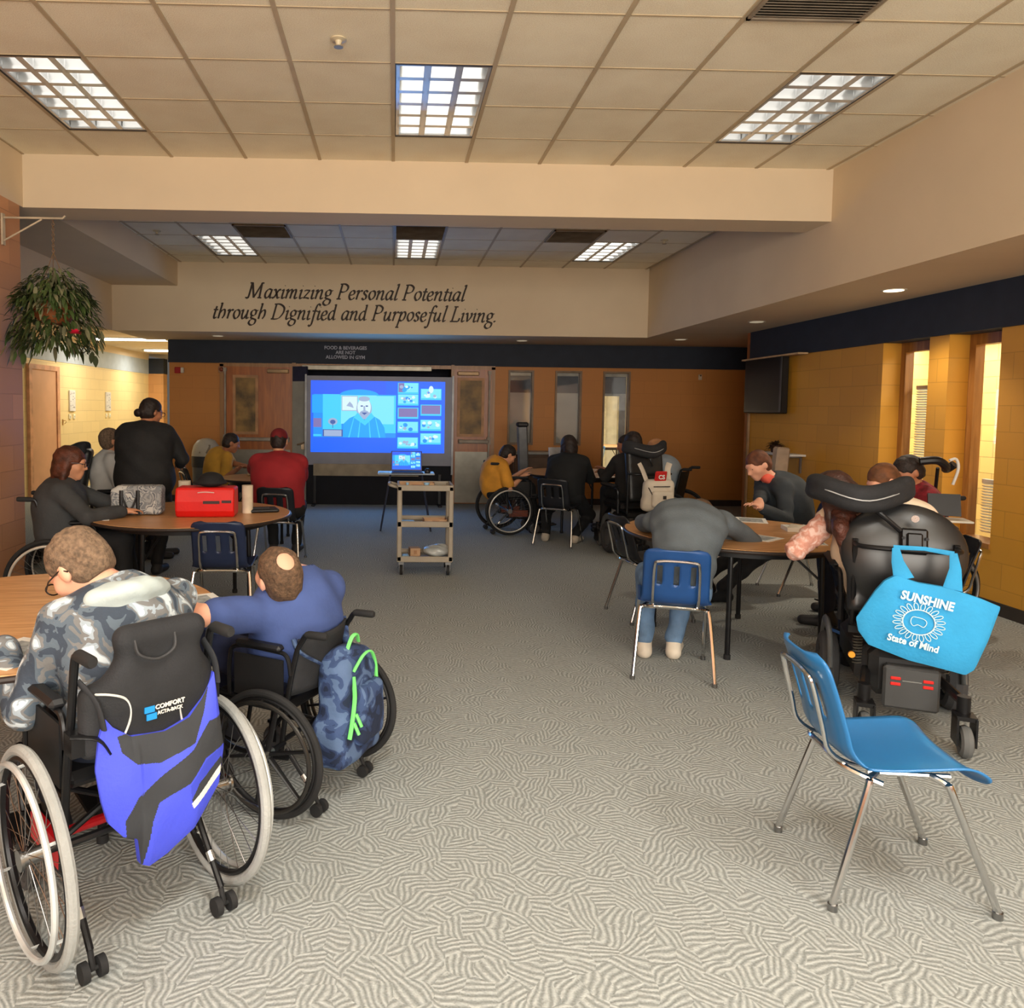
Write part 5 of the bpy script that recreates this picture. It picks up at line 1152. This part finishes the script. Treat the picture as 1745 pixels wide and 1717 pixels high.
    if cap_m:
        c_ = soft('cap', [ell(H_(0, -.012, .045), (.088, .108, .092), hq, k=.02), cap(H_(-.04, .10, .045), H_(.04, .10, .045), .018, k=.03), cap(H_(0, .10, .05), H_(0, .16, .04), .03, .012, k=.03)], cap_m, t, .008, cut=[rbox(H_(0, 0, -.05), (.2, .3, .075), .001, hq)], off=O)
    if glasses:
        gm = MB(); o3 = V(O)
        for s_ in (-1, 1):
            c = H_(s_ * .033, .112, .006) - o3
            gm.tube([c + hq @ V((.026 * cos(a), 0, .020 * sin(a))) for a in np.linspace(0, 2 * pi, 20)[:-1]], .0026, 6, True)
            gm.tube([H_(s_ * .058, .110, .012) - o3, H_(s_ * .080, .06, .016) - o3, H_(s_ * .086, -.01, .010) - o3, H_(s_ * .086, -.03, -.012) - o3], .0026, 6)
        gm.tube([H_(-.008, .114, .01) - o3, H_(.008, .114, .01) - o3], .0026, 6)
        gm.build('glasses', M((30, 22, 20), .3), t)
    t_arms[t.name] = (arms_s, arms_f)
    return t, H_, hq
CAMO = camo('camouflage_fleece', [(52, 62, 76), (84, 96, 108), (112, 112, 112), (150, 162, 172), (196, 206, 212)], 13)
HB = M((108, 88, 70), .85, var=.22, vs=70, bmp=.6, bs=120)
HB2 = M((92, 70, 52), .85, var=.22, vs=70, bmp=.6, bs=120)
HD = M((34, 24, 20), .6, var=.3, vs=18, bmp=.4, bs=110)
HA = M((74, 38, 24), .55, var=.3, vs=18, bmp=.4, bs=110)
JEANS = M((96, 124, 156), .85, var=.14, vs=9, bmp=.3, bs=160)
DKJ = M((32, 38, 54), .85, var=.15)
BLKC = M((24, 25, 27), .85, var=.2, bmp=.2)
SHOE = M((40, 40, 42), .6)
# the man in camouflage
p1, H1, q1 = person('person in a grey-blue camouflage hoodie and glasses bending over the nearest table', (-.80, 2.36), (-.83, 2.38, .56), (-.89, 2.465, .95), (-1.01, 2.44, 1.045), 44, hy=66, hp=-44, hr=-8, skin='pale', hair=HB, hstyle='bald', bald=1,
       shirt=CAMO, pants=DKJ, shoes=SHOE, wL=(-1.28, 2.46, .775), wR=(-1.14, 2.82, .775), pL=(-.05, -1, -.9), pR=(.8, 0, -.8), girth=1.06, res=.008, fold=.006, glasses=True, aL=(-1.22, 2.70, .14), aR=(-1.06, 2.86, .14), curl=.4, shw=.195, hdL=(-.6, .7, -.12), hdR=(-.6, .5, -.12))
soft('hood', [ell((-.838, 2.380, .965), (.138, .10, .052), frame((-.694, .72, -.5)), k=.04), ell((-.83, 2.385, .90), (.11, .07, .055), frame((-.694, .72, -.8)), k=.05), cap((-.96, 2.40, .955), (-.88, 2.36, .955), .030, k=.03), cap((-.78, 2.51, .965), (-.80, 2.42, .97), .032, k=.03)], M((176, 188, 188), .85, var=.04, bmp=.2), p1, .007, fold=.004, ff=40, off=(-.80, 2.36, 0))
# the man in blue
person('person in a blue T-shirt with a thinning crown, reaching across to the nearest table', (-.42, 3.12), (-.425, 3.15, .50), (-.40, 3.17, .83), (-.462, 3.04, .885), 48, hy=40, hp=14, hr=-12, skin='pale', hair=HB2, hstyle='bald', bald=2,
       shirt=M((66, 84, 138), .85, var=.06, bmp=.15), sleeve=.9, pants=M((34, 40, 66), .85, var=.15), shoes=SHOE, wL=(-.88, 3.0, .775), wR=(-.62, 3.38, .60), pL=(-.6, -1, .1), pR=(1, 0, -.5), girth=.98, res=.009, fold=.004, aL=(-.88, 3.20, .14), aR=(-.80, 3.42, .14), curl=.35, gap=((.02, -.01, -.04), (0, .0, .0)), hdL=(-1, .05, -.05), upl=.27, fol=.24)
# woman in charcoal, far left
person('person with auburn bob and glasses in a charcoal sweater, seated in a wheelchair', (-2.45, 5.66), (-2.46, 5.66, .56), (-2.44, 5.64, .985), (-2.38, 5.62, 1.13), -72, hy=-82, hp=-8, skin='warm', hair=HA, hstyle='bob', glasses=True,
       shirt=M((58, 60, 62), .85, var=.1, bmp=.2), pants=BLKC, shoes=SHOE, wL=(-1.98, 5.78, .785), wR=(-1.98, 5.56, .785), pL=(-1, -.3, -.6), pR=(1, -.3, -.6), girth=1.25, aL=(-1.98, 5.75, .14), aR=(-1.98, 5.58, .14), hs=.9)
# standing woman in the dark jacket
person('person with a hair bun and glasses standing with back turned in a black jacket', (-2.30, 7.02), (-2.30, 7.02, .92), (-2.30, 7.06, 1.36), (-2.26, 7.10, 1.50), 0, hy=-38, hp=-16, skin='tan', hair=HD, hstyle='bun', glasses=True,
       shirt=M((30, 30, 31), .8, var=.12, bmp=.2), pants=BLKC, shoes=SHOE, legs='stand', wL=(-2.42, 7.40, 1.02), wR=(-2.08, 7.40, 1.0), pL=(-1, -.4, -1), pR=(1, -.4, -1), girth=1.38, hem=.1, shw=.20, fold=.005)
# person in the power chair behind
person('person in a white top leaning back in a power wheelchair at the corridor side', (-2.90, 7.78), (-2.92, 7.77, .64), (-2.88, 7.75, 1.06), (-2.86, 7.72, 1.21), -65, hy=-55, hp=18, hr=10, skin='warm', hair=HB, hstyle='short',
       shirt=M((206, 204, 200), .8, var=.05), sleeve=.9, pants=DKJ, shoes=SHOE, aL=(-2.40, 7.85, .22), aR=(-2.42, 7.68, .22), girth=.95, res=.012)
# mustard shirt
person('person in a mustard T-shirt with a dark lanyard looking down, near the waste bin', (-2.22, 9.88), (-2.30, 9.84, .56), (-2.17, 9.76, .96), (-2.08, 9.72, 1.09), -62, hy=-72, hp=-18, skin='tan', hair=HD, hstyle='short',
       shirt=M((190, 140, 48), .85, var=.08), sleeve=.9, pants=DKJ, shoes=SHOE, wL=(-1.80, 9.5, .79), wR=(-1.92, 9.3, .79), girth=1.1, res=.012)
# red shirt and cap
person('person in a red polo shirt and dark red cap seated with back turned', (-1.15, 7.64), (-1.16, 7.66, .56), (-1.17, 7.70, 1.06), (-1.17, 7.74, 1.21), 0, hy=-6, hp=-6, skin='warm', hair=HD, hstyle='short', cap_m=M((112, 24, 28), .8),
       shirt=M((150, 34, 40), .85, var=.06, bmp=.1), sleeve=.9, pants=BLKC, shoes=SHOE, wL=(-1.52, 8.34, .78), wR=(-1.10, 8.10, .70), pL=(-1, -.2, -.6), pR=(1.4, -.3, -.5), girth=1.5, shw=.225, fold=.004)
# wheelchair near the doors, yellow top
person('person in a yellow shirt bowed forward in the side-on wheelchair near the far doors', (1.38, 9.60), (1.28, 9.60, .54), (1.34, 9.60, .90), (1.45, 9.58, .985), -80, hy=-75, hp=-35, skin='warm', hair=HD, hstyle='short',
       shirt=M((205, 142, 48), .85, var=.1), sleeve=.9, pants=BLKC, shoes=SHOE, wL=(1.66, 9.72, .76), wR=(1.62, 9.46, .72), girth=1.1, res=.012, aL=(1.80, 9.72, .16), aR=(1.80, 9.50, .16), hs=.9)
# black clothes by the far table
person('person dressed in black with a black cap seated at the far table, back turned', (2.03, 8.92), (2.05, 8.92, .57), (2.10, 9.02, 1.0), (2.10, 9.05, 1.13), -28, hy=10, hp=-16, skin='pale', hair=HD, hstyle='long', cap_m=M((18, 18, 19), .8),
       shirt=M((22, 23, 24), .85, var=.15), pants=BLKC, shoes=M((190, 180, 165), .6), wL=(2.1, 9.42, .785), wR=(2.42, 9.32, .785), girth=1.2, res=.012, aL=(1.83, 8.95, .09), aR=(2.15, 8.82, .09))
person('person in a dusty pink top leaning on the far table beside the lit slim window', (3.02, 9.62), (3.20, 9.62, .57), (3.02, 9.62, .98), (2.96, 9.60, 1.13), 75, hy=85, hp=-14, skin='tan', hair=HD, hstyle='short',
       shirt=M((188, 136, 108), .85, var=.08), pants=BLKC, shoes=SHOE, wL=(2.74, 9.66, .785), wR=(2.78, 9.82, .785), girth=1.0, res=.012)
chair((3.34, 9.62), 80, CHBLK, 'dark school chair under the person in dusty pink')
person('person with long dark hair, in black, in the power chair carrying the white backpack', (2.70, 8.36), (2.69, 8.38, .66), (2.69, 8.42, 1.06), (2.68, 8.44, 1.20), 6, hp=-12, skin='tan', hair=HD, hstyle='long', shirt=M((30, 28, 28), .85, var=.15), pants=BLKC, shoes=SHOE, wL=(2.45, 8.85, .84), wR=(2.92, 8.85, .84), girth=1.1, res=.012, aL=(2.5, 8.85, .20), aR=(2.8, 8.85, .20))
person('person in a pale blue-grey shirt with blond hair turned to the far table', (3.30, 9.12), (3.36, 9.10, .57), (3.24, 9.14, .97), (3.18, 9.14, 1.10), 55, hy=70, hp=-10, skin='pale', hair=M((170, 120, 80), .7, var=.2), hstyle='short', shirt=M((150, 162, 172), .85, var=.06), sleeve=.9, pants=BLKC, shoes=SHOE, wL=(2.98, 9.3, .785), wR=(3.06, 9.44, .785), girth=1.05, res=.012)
# boy with the coral collar
person('person in a dark grey top with a coral collar, head low over the table', (3.36, 6.45), (3.44, 6.46, .57), (3.24, 6.40, .985), (3.10, 6.36, 1.115), 88, hy=105, hp=-28, hr=6, skin='pale', hair=M((92, 54, 34), .7, var=.25, vs=18), hstyle='short',
       shirt=M((50, 56, 62), .85, var=.1, bmp=.2), pants=BLKC, shoes=BLKC, wL=(2.98, 6.02, .79), wR=(2.86, 5.86, .79), pL=(-.4, -.2, -1), pR=(.6, -.2, -1), girth=1.25, fold=.005, aL=(2.72, 6.12, .09), aR=(2.62, 6.38, .09))
for o in list(COL.objects):
    if o.get('label', '').startswith('person in a dark grey top with a coral'): boy = o
soft('collar', [cap((3.19, 6.42, 1.035), (3.30, 6.44, .985), .055, .05, k=.04), cap((3.16, 6.34, 1.01), (3.27, 6.34, .965), .04, k=.04), ell((3.23, 6.40, .99), (.095, .09, .035), frame((-1, 0, .4)), k=.04)], M((214, 92, 74), .8, var=.1), boy, .009, off=(3.36, 6.45, 0), fold=.004, ff=50)
# grey sweatshirt, head down on the table
person('person in a grey sweatshirt and jeans slumped forward with head down on the right table', (1.74, 4.50), (1.71, 4.44, .54), (1.90, 4.80, .915), (2.06, 5.0, .855), -20, hy=-30, hp=-70, skin='pale', hair=HB2, hstyle='short',
       shirt=M((88, 96, 102), .88, var=.08, bmp=.25, bs=120), pants=JEANS, shoes=M((206, 196, 180), .6), wL=(1.98, 5.12, .785), wR=(2.10, 4.93, .80), pL=(-1, .35, -.1), pR=(1.2, -.2, -.3), girth=1.02, shw=.205, res=.009, fold=.006, chestk=1.25,
       aL=(1.62, 4.74, .10), aR=(1.80, 4.72, .10), gap=((0, 0, -.02), (.02, 0, -.01)))
# girl in the power chair
gp, GH, gq = person('person with long dark hair and pale pink sleeves slumped in the near power wheelchair', (2.68, 4.05), (2.76, 4.06, .64), (2.60, 4.06, 1.04), (2.415, 4.05, 1.125), -20, hy=-5, hp=-30, hr=-30, skin='pale', hair=M((58, 34, 26), .5, var=.3, vs=20, bmp=.4, bs=110), hstyle='long',
       shirt=M((232, 212, 188), .85, var=.05, bmp=.1), sleeve=.1, pants=DKJ, shoes=SHOE, wL=(2.41, 4.33, .80), wR=(3.02, 4.26, .80), pL=(-1, -.5, -.9), pR=(1, -.6, -.6), girth=1.15, res=.010, aL=(2.85, 4.60, .17), aR=(3.0, 4.52, .17), shw=.19, upl=.27, gap=((0, 0, 0), (.04, -.02, .035)))
soft('pink_sleeve', [t_arms[gp.name][0][0], t_arms[gp.name][1][0]], camo('pink_knit', [(200, 140, 122), (208, 150, 132), (216, 168, 152), (228, 192, 180)], 26), gp, .009, off=(2.68, 4.05, 0), fold=.006, ff=60, grow=.012)
soft('hair_lock', [cap((2.41, 4.00, 1.05), (2.37, 3.93, .96), .05, .038, k=.03), cap((2.37, 3.93, .96), (2.40, 3.90, .78), .036, .024, k=.03), cap((2.46, 3.98, 1.04), (2.46, 3.93, .90), .02, .012, k=.02)], M((66, 34, 24), .5, var=.3, vs=20, bmp=.4, bs=110), gp, .007, off=(2.68, 4.05, 0), fold=.003, ff=80)
# pair near the windows
person('person with short brown hair bent low behind the black headrest, by the windows', (3.50, 5.30), (3.62, 5.34, .57), (3.52, 5.28, .97), (3.45, 5.24, 1.09), 70, hy=92, hp=-30, skin='pale', hair=M((100, 64, 40), .7, var=.25, vs=18), hstyle='short', shirt=M((70, 70, 76), .85, var=.1), pants=DKJ, shoes=SHOE, wL=(3.02, 5.02, .785), wR=(3.06, 5.30, .785), girth=1.0, res=.010, aL=(3.18, 5.12, .12), aR=(3.18, 5.4, .12))
chair((3.68, 5.34), 78, CHBLK, 'dark school chair under the person with short brown hair near the windows')
person('person with dark hair and a maroon top in the wheelchair by the right wall', (3.93, 5.68), (3.98, 5.66, .60), (3.94, 5.62, 1.0), (3.87, 5.60, 1.13), 85, hy=90, hp=-25, skin='tan', hair=HD, hstyle='short', shirt=M((132, 34, 44), .85, var=.25, vs=20), pants=BLKC, shoes=SHOE, wL=(3.55, 5.75, .82), wR=(3.60, 5.9, .82), girth=1.15, res=.010, aL=(3.5, 5.6, .14), aR=(3.5, 5.8, .14))
t = thing('head_support', 'black padded head support with a white clip by the right wall wheelchair', 'head support', (3.98, 5.52, 1.17))
MB().tube(spl([(-.10, -.03, .05), (0, -.07, .06), (.08, -.05, .02), (.14, .02, -.01), (.17, -.02, .03)], 5), .030, 10).build('pad', BLACK, t)
MB().tube(spl([(.10, -.06, .06), (.15, -.06, .07), (.17, -.06, .0), (.15, -.04, -.12)], 5), .010, 8).build('clip', WHITE, t)
MB().tube([(.06, 0, 0), (.12, .1, -.25), (.15, .2, -.45)], .012, 8).build('stem', BLKMET, t)

# ================================================================ bags, papers, small things
# blue backpack on the nearest wheelchair
t = thing('blue_backpack', 'violet-blue and black backpack hanging behind the nearest wheelchair', 'backpack', (-.695, 2.17, 0), 42.7)
VB = M((72, 84, 222), .75, var=.04, bmp=.15, bs=80); BKB = M((52, 54, 58), .85, var=.08, bmp=.15)
qt = Matrix.Rotation(R(14), 3, 'Y')
BU = lambda x: (x - 355) / 700 + .03
BZ = lambda y: 1.293 - .0013 * y
bp = lambda *P: [(BU(x), BZ(y)) for x, y in P]
b1 = cloth_bag('bag_body', bp((218, 560), (224, 500), (236, 458), (250, 480), (285, 510), (355, 520), (410, 505), (440, 470), (470, 415), (484, 520), (495, 600)),
    bp((218, 570), (228, 640), (240, 690), (268, 730), (296, 745), (302, 806), (320, 818), (360, 806), (420, 772), (482, 690), (495, 610)), .045, [VB, BKB, M((222, 224, 216), .3), M((62, 74, 200), .75, var=.04)],
    [(1, bp((256, 500), (262, 535), (290, 568), (340, 583), (415, 562), (440, 500), (458, 430), (420, 480), (340, 500))),
     (1, bp((500, 596), (500, 520), (450, 522), (410, 575), (340, 612), (290, 640), (268, 690), (274, 735), (296, 752), (303, 822), (318, 705), (332, 668), (400, 648), (440, 606))),
     (3, bp((400, 655), (440, 612), (490, 598), (480, 625), (425, 655), (405, 700))),
     (1, bp((404, 692), (422, 658), (484, 622), (494, 640), (412, 704))),
     (2, bp((405, 700), (484, 642), (490, 660), (411, 716)))], t, nu=210, nv=210, back=.02, fold=.003)
for g, z0, z1 in ((-1, .69, .80), (1, .74, .84)): MB().tube(spl([(g * .175 + .03, -.01, z0 - .02), (g * .18 + .02, .0, (z0 + z1) / 2), (g * .19, .05, z1)], 4), .018, 8, flat=.35).build('strap', M((44, 46, 50), .8), b1)
# camouflage backpack with green trim
t = thing('camouflage_backpack', 'navy camouflage backpack with bright green trim hanging on the second wheelchair', 'backpack', (-.235, 3.02, 0), 62.4)
NC = camo('navy_camouflage', [(22, 34, 60), (36, 52, 88), (52, 72, 112), (82, 104, 140)], 11)
GR = M((120, 226, 120), .6, var=.04)
b2 = soft('bag_body', [rbox((.06, -.03, .40), (.14, .075, .175), .06), rbox((.05, -.03, .23), (.165, .085, .10), .05), ell((.05, -.03, .52), (.10, .06, .08), k=.04)], NC, t, .009, fold=.004, ff=30)
soft('front_pocket', [rbox((.08, -.115, .33), (.10, .035, .12), .035)], NC, b2, .009, fold=.003)
MB().tube(spl([(-.02, -.105, .52), (.03, -.12, .575), (.09, -.122, .575), (.15, -.11, .51), (.17, -.105, .44)], 6), .008, 6, flat=.6).tube(spl([(-.02, -.105, .50), (-.03, -.118, .42), (-.055, -.122, .33), (-.075, -.122, .27)], 5), .010, 6, flat=.5).build('green_zip', GR, b2)
MB().tube(spl([(.02, -.05, .585), (.04, -.06, .635), (.08, -.06, .64), (.11, -.05, .60)], 5), .009, 6, flat=.5).build('green_loop', GR, b2)
MB().tube([(-.04, -.13, .36), (-.03, -.15, .31)], .007, 6).tube([(-.055, -.13, .33), (-.05, -.15, .285)], .007, 6).build('zip_pull', GR, b2)
MB().box((.16, -.115, .28), (.05, .01, .05), bev=.003, M3=Matrix.Rotation(R(40), 3, 'Y')).build('pale_patch', M((200, 206, 206), .6), b2, smooth=False)
for g in (-1, 1): MB().tube(spl([(g * .10 + .05, .03, .54), (g * .17, .05, .62), (g * .18, .07, .67)], 4), .018, 8, flat=.4).build('strap', NC, b2)
# bright blue tote
t = thing('blue_tote', 'bright blue tote bag printed SUNSHINE State of Mind on the near power wheelchair', 'tote bag', (2.52, 3.56, 0), -24)
TB = M((50, 156, 212), .8, var=.05, vs=5, bmp=.25, bs=60)
TU = lambda x: (x - 600) / 770 + .045
TZ = lambda y: 1.487 - .001517 * y
tp = lambda *P: [(TU(x), TZ(y)) for x, y in P]
tb = cloth_bag('bag_body', tp((384, 612), (440, 520), (470, 482), (505, 462), (575, 480), (655, 487), (700, 496), (770, 514), (829, 534)),
    tp((384, 620), (392, 655), (426, 696), (560, 732), (690, 750), (735, 758), (762, 738), (800, 640), (829, 542)), .045, [TB], [], t, nu=70, nv=50, back=.03, fold=.003)
for P, rr in (([(508, 380), (512, 420), (532, 474)], [.016, .026, .044]), ([(690, 384), (694, 430), (684, 494)], [.016, .024, .040]), ([(500, 378), (600, 376), (692, 386)], [.011, .010, .012])):
    MB().tube([(TU(x), .045 - .05 * k / 2 if len(rr) and rr[0] > .012 else .045, TZ(y)) for k, (x, y) in enumerate(P)], rr, 12, flat=.16, up=(0, 1, 0)).build('handle', TB, t)
PR = M((206, 232, 236), .7, var=.03); tilt = R(-10.5)
def on_tote(u, v): return (u * cos(tilt) - v * sin(tilt) + .015, -.058, u * sin(tilt) + v * cos(tilt) + .577)
pm = MB()
for k in range(20):
    a = 2 * pi * k / 20; r0, r1 = .068, .108; c = (r0 + r1) / 2
    P = [on_tote(cos(a) * (c + (r1 - r0) / 2 * cos(b_)) - sin(a) * .009 * sin(b_), (sin(a) * (c + (r1 - r0) / 2 * cos(b_)) + cos(a) * .009 * sin(b_)) * .86) for b_ in np.linspace(0, 2 * pi, 13)[:-1]]
    pm.tube(P, .0020, 5, True)
pm.tube([on_tote(.066 * cos(a), .060 * sin(a)) for a in np.linspace(0, 2 * pi, 37)[:-1]], .0028, 6, True)
pm.tube(spl([on_tote(*p) for p in ((-.03, .018), (-.012, .022), (.018, .02), (.032, .006), (.024, -.018), (.0, -.012), (-.018, -.022), (-.032, -.006))], 3, True), .0018, 5, True)
pm.build('sun_print', PR, tb)
for s_, sz, u, v, bd, sx in (('SUNSHINE', .058, .01, .110, .0022, .80), ('State of Mind', .046, .0, -.106, .0014, .86)):
    o = letters(s_, sz, on_tote(u, v), (R(90), tilt * -1, 0), PR, 'printed_lettering', tb, .001, bd); o.scale = (sx, 1, 1)
# patterned lunch bag
t = thing('patterned_bag', 'grey patterned lunch bag with black straps on the far left table', 'bag', (-1.93, 5.74, .7402), 4)
PT = camo('printed_canvas', [(150, 152, 152), (120, 124, 128), (170, 170, 168), (96, 100, 108), (186, 186, 182)], 13)
soft('bag_body', [rbox((0, 0, .105), (.185, .08, .10), .025), rbox((.02, 0, .20), (.16, .06, .02), .015)], PT, t, .008, fold=.002, ff=40)
for x in (-.10, .02): MB().tube([(x, -.090, .01), (x, -.093, .10), (x, -.090, .19)], .014, 8, flat=.4, up=(0, 1, 0)).build('strap', BLACK, t)
MB().tube(spl([(-.09, -.098, .14), (-.06, -.102, .07), (-.04, -.103, .05), (-.015, -.102, .07), (.01, -.098, .14)], 5), .007, 6).build('strap_loop', BLACK, t)
# red insulated bag
t = thing('red_bag', 'bright red insulated delivery bag lying on the far left table', 'bag', (-1.40, 5.70, .7402), 4)
RB = M((214, 26, 22), .45, var=.04, bmp=.08)
rb = MB(); prof = [(-.10, .0), (-.125, .05), (-.13, .12), (-.10, .22), (.10, .22), (.12, .10), (.11, 0)]
rb.prism([(y, z) for y, z in prof], -.215, .215, lambda u, v, d_: (d_, u, v)); o = rb.build('bag_body', RB, t, smooth=False)
k_ = o.modifiers.new('b', 'BEVEL'); k_.width = .018; k_.segments = 3
MB().box((.05, -.128, .115), (.12, .006, .022)).box((.16, -.128, .12), (.07, .006, .02)).build('dark_label', M((50, 26, 26), .5), t, smooth=False)
MB().tube(spl([(-.05, -.118, .185), (0, -.118, .19), (.07, -.118, .186)], 4), .004, 5).build('pale_lettering', M((230, 190, 186), .6), t)
t = soft('dark_hat', [ell((0, 0, .03), (.13, .10, .022)), ell((.01, 0, .055), (.09, .085, .055))], M((24, 24, 26), .85), None, .009, cut=[rbox((0, 0, -.1), (.3, .3, .1), .001)]); t.location = (-1.38, 5.70, .961); tag(t, 'black knitted hat resting on top of the red bag', 'hat')
for x, y, s_, lb in ((-1.63, 5.92, 1, 'cream paper roll standing behind the left end of the red bag'), (-1.13, 5.86, .9, 'cream paper roll standing behind the right end of the red bag')):
    t = MB().lathe([(.012, 0), (.045 * s_, 0), (.047 * s_, .002), (.047 * s_, .24 * s_), (.012, .24 * s_)], n=24).build('paper_roll', M((214, 200, 176), .7), None); t.location = (x, y, .7402); tag(t, lb, 'paper roll')
t = thing('laptop_sleeve', 'black laptop sleeve lying at the right end of the far left table', 'laptop sleeve', (-1.04, 5.95, .7402), 18)
soft('sleeve', [rbox((0, 0, .014), (.13, .095, .014), .012)], BLACK, t, .008); MB().box((0, -.02, .029), (.12, .006, .004)).build('zip', M((70, 70, 72), .5), t, smooth=False)
def sheet(loc, rz, w_, d_, label, inner=True, z=.7402, nm='worksheet'):
    t = thing(nm, label, 'paper', (loc[0], loc[1], z), rz)
    MB().box((0, 0, .0012), (w_, d_, .0024)).build('page', PAPER, t, smooth=False)
    if inner:
        MB().box((0, 0, .0027), (w_ * .74, d_ * .74, .0006)).build('printed_picture', M((150, 156, 158), .7, var=.2, vs=30), t, smooth=False)
    return t
sheet((-1.25, 2.50), -20, .22, .28, 'white sheet with a grey picture under the camouflage sleeve on the nearest table')
sheet((-.86, 3.16), -60, .22, .28, 'white framed worksheet at the right rim of the nearest table')
sheet((2.74, 5.70), -22, .22, .28, 'white worksheet at the back of the right table, nearer the boy')
sheet((2.40, 4.92), 38, .22, .28, 'white worksheet beside the sleeping person on the right table')
sheet((2.70, 4.72), -15, .09, .15, 'small printed card by the pink sleeve on the right table')
sheet((-2.12, 5.50), 12, .14, .2, 'plain cream sheet at the left rim of the far left table', inner=False)
t = thing('paper_tray', 'open white paper tray with crumpled wrap on the right table', 'tray', (2.88, 5.22, .7402), -12)
MB().bb(-.12, .12, -.08, .08, 0, .003).bb(-.12, .12, -.083, -.08, 0, .028).bb(-.12, .12, .08, .083, 0, .028).bb(-.123, -.12, -.08, .08, 0, .028).bb(.12, .123, -.08, .08, 0, .028).build('tray_walls', WHITE, t, smooth=False)
soft('crumpled_wrap', [ell((-.02, 0, .02), (.08, .06, .02))], M((220, 214, 200), .6), t, .007, fold=.006, ff=70)
t = soft('cardboard_scrap', [rbox((0, 0, .02), (.14, .09, .02), .01)], M((178, 150, 120), .8), None, .01); t.location = (-1.60, 9.05, .741); tag(t, 'flat brown cardboard box lid on the small round far table', 'cardboard')
t = thing('dark_satchel', 'black satchel slumped on the carpet under the right table', 'bag', (2.42, 6.02, 0), 20)
soft('bag_body', [rbox((0, 0, .09), (.15, .09, .09), .05)], BLKC, t, .011, fold=.006, ff=30); MB().tube(spl([(-.1, -.06, .16), (-.04, -.09, .24), (.04, -.09, .22), (.1, -.06, .15)], 5), .010, 6).build('handle', M((110, 108, 104), .6), t)
t = thing('lap_tray', 'pale tray with a dark tablet beside the maroon top, near the right wall', 'tray', (3.72, 4.98, 0), -20)
MB().box((0, 0, .86), (.26, .20, .014), bev=.004).build('tray_board', M((196, 190, 176), .5), t, smooth=False); MB().tube([(0, 0, .85), (0, .02, .02)], .014, 8).box((0, .02, .01), (.3, .26, .02), bev=.006).build('tray_stand', M((90, 90, 92), .4, .4), t); MB().box((0, .05, .955), (.19, .012, .15), M3=Matrix.Rotation(R(-15), 3, 'X')).build('tablet', BLACK, t, smooth=False)

t = thing('denim_bag', 'blue denim bag hanging behind the power chair at the corridor side', 'bag', (-3.16, 7.72, 0), -72)
soft('bag_body', [rbox((0, -.05, .86), (.15, .06, .16), .05), cap((-.1, 0, 1.0), (-.1, .02, 1.1), .02), cap((.1, 0, 1.0), (.1, .02, 1.1), .02)], M((52, 70, 98), .85, var=.25, vs=10, bmp=.2), t, .012, fold=.006, ff=30)
MB().box((0, -.12, .84), (.2, .02, .14), bev=.008).build('front_pocket', M((40, 54, 80), .85), t, smooth=False)
round_table((4.95, 17.6), 0, 'distant table in the bright hall behind the slim window')
dup(near_chair, (4.35, 16.6, 0), 20, 'distant chair in the bright hall behind the slim window')
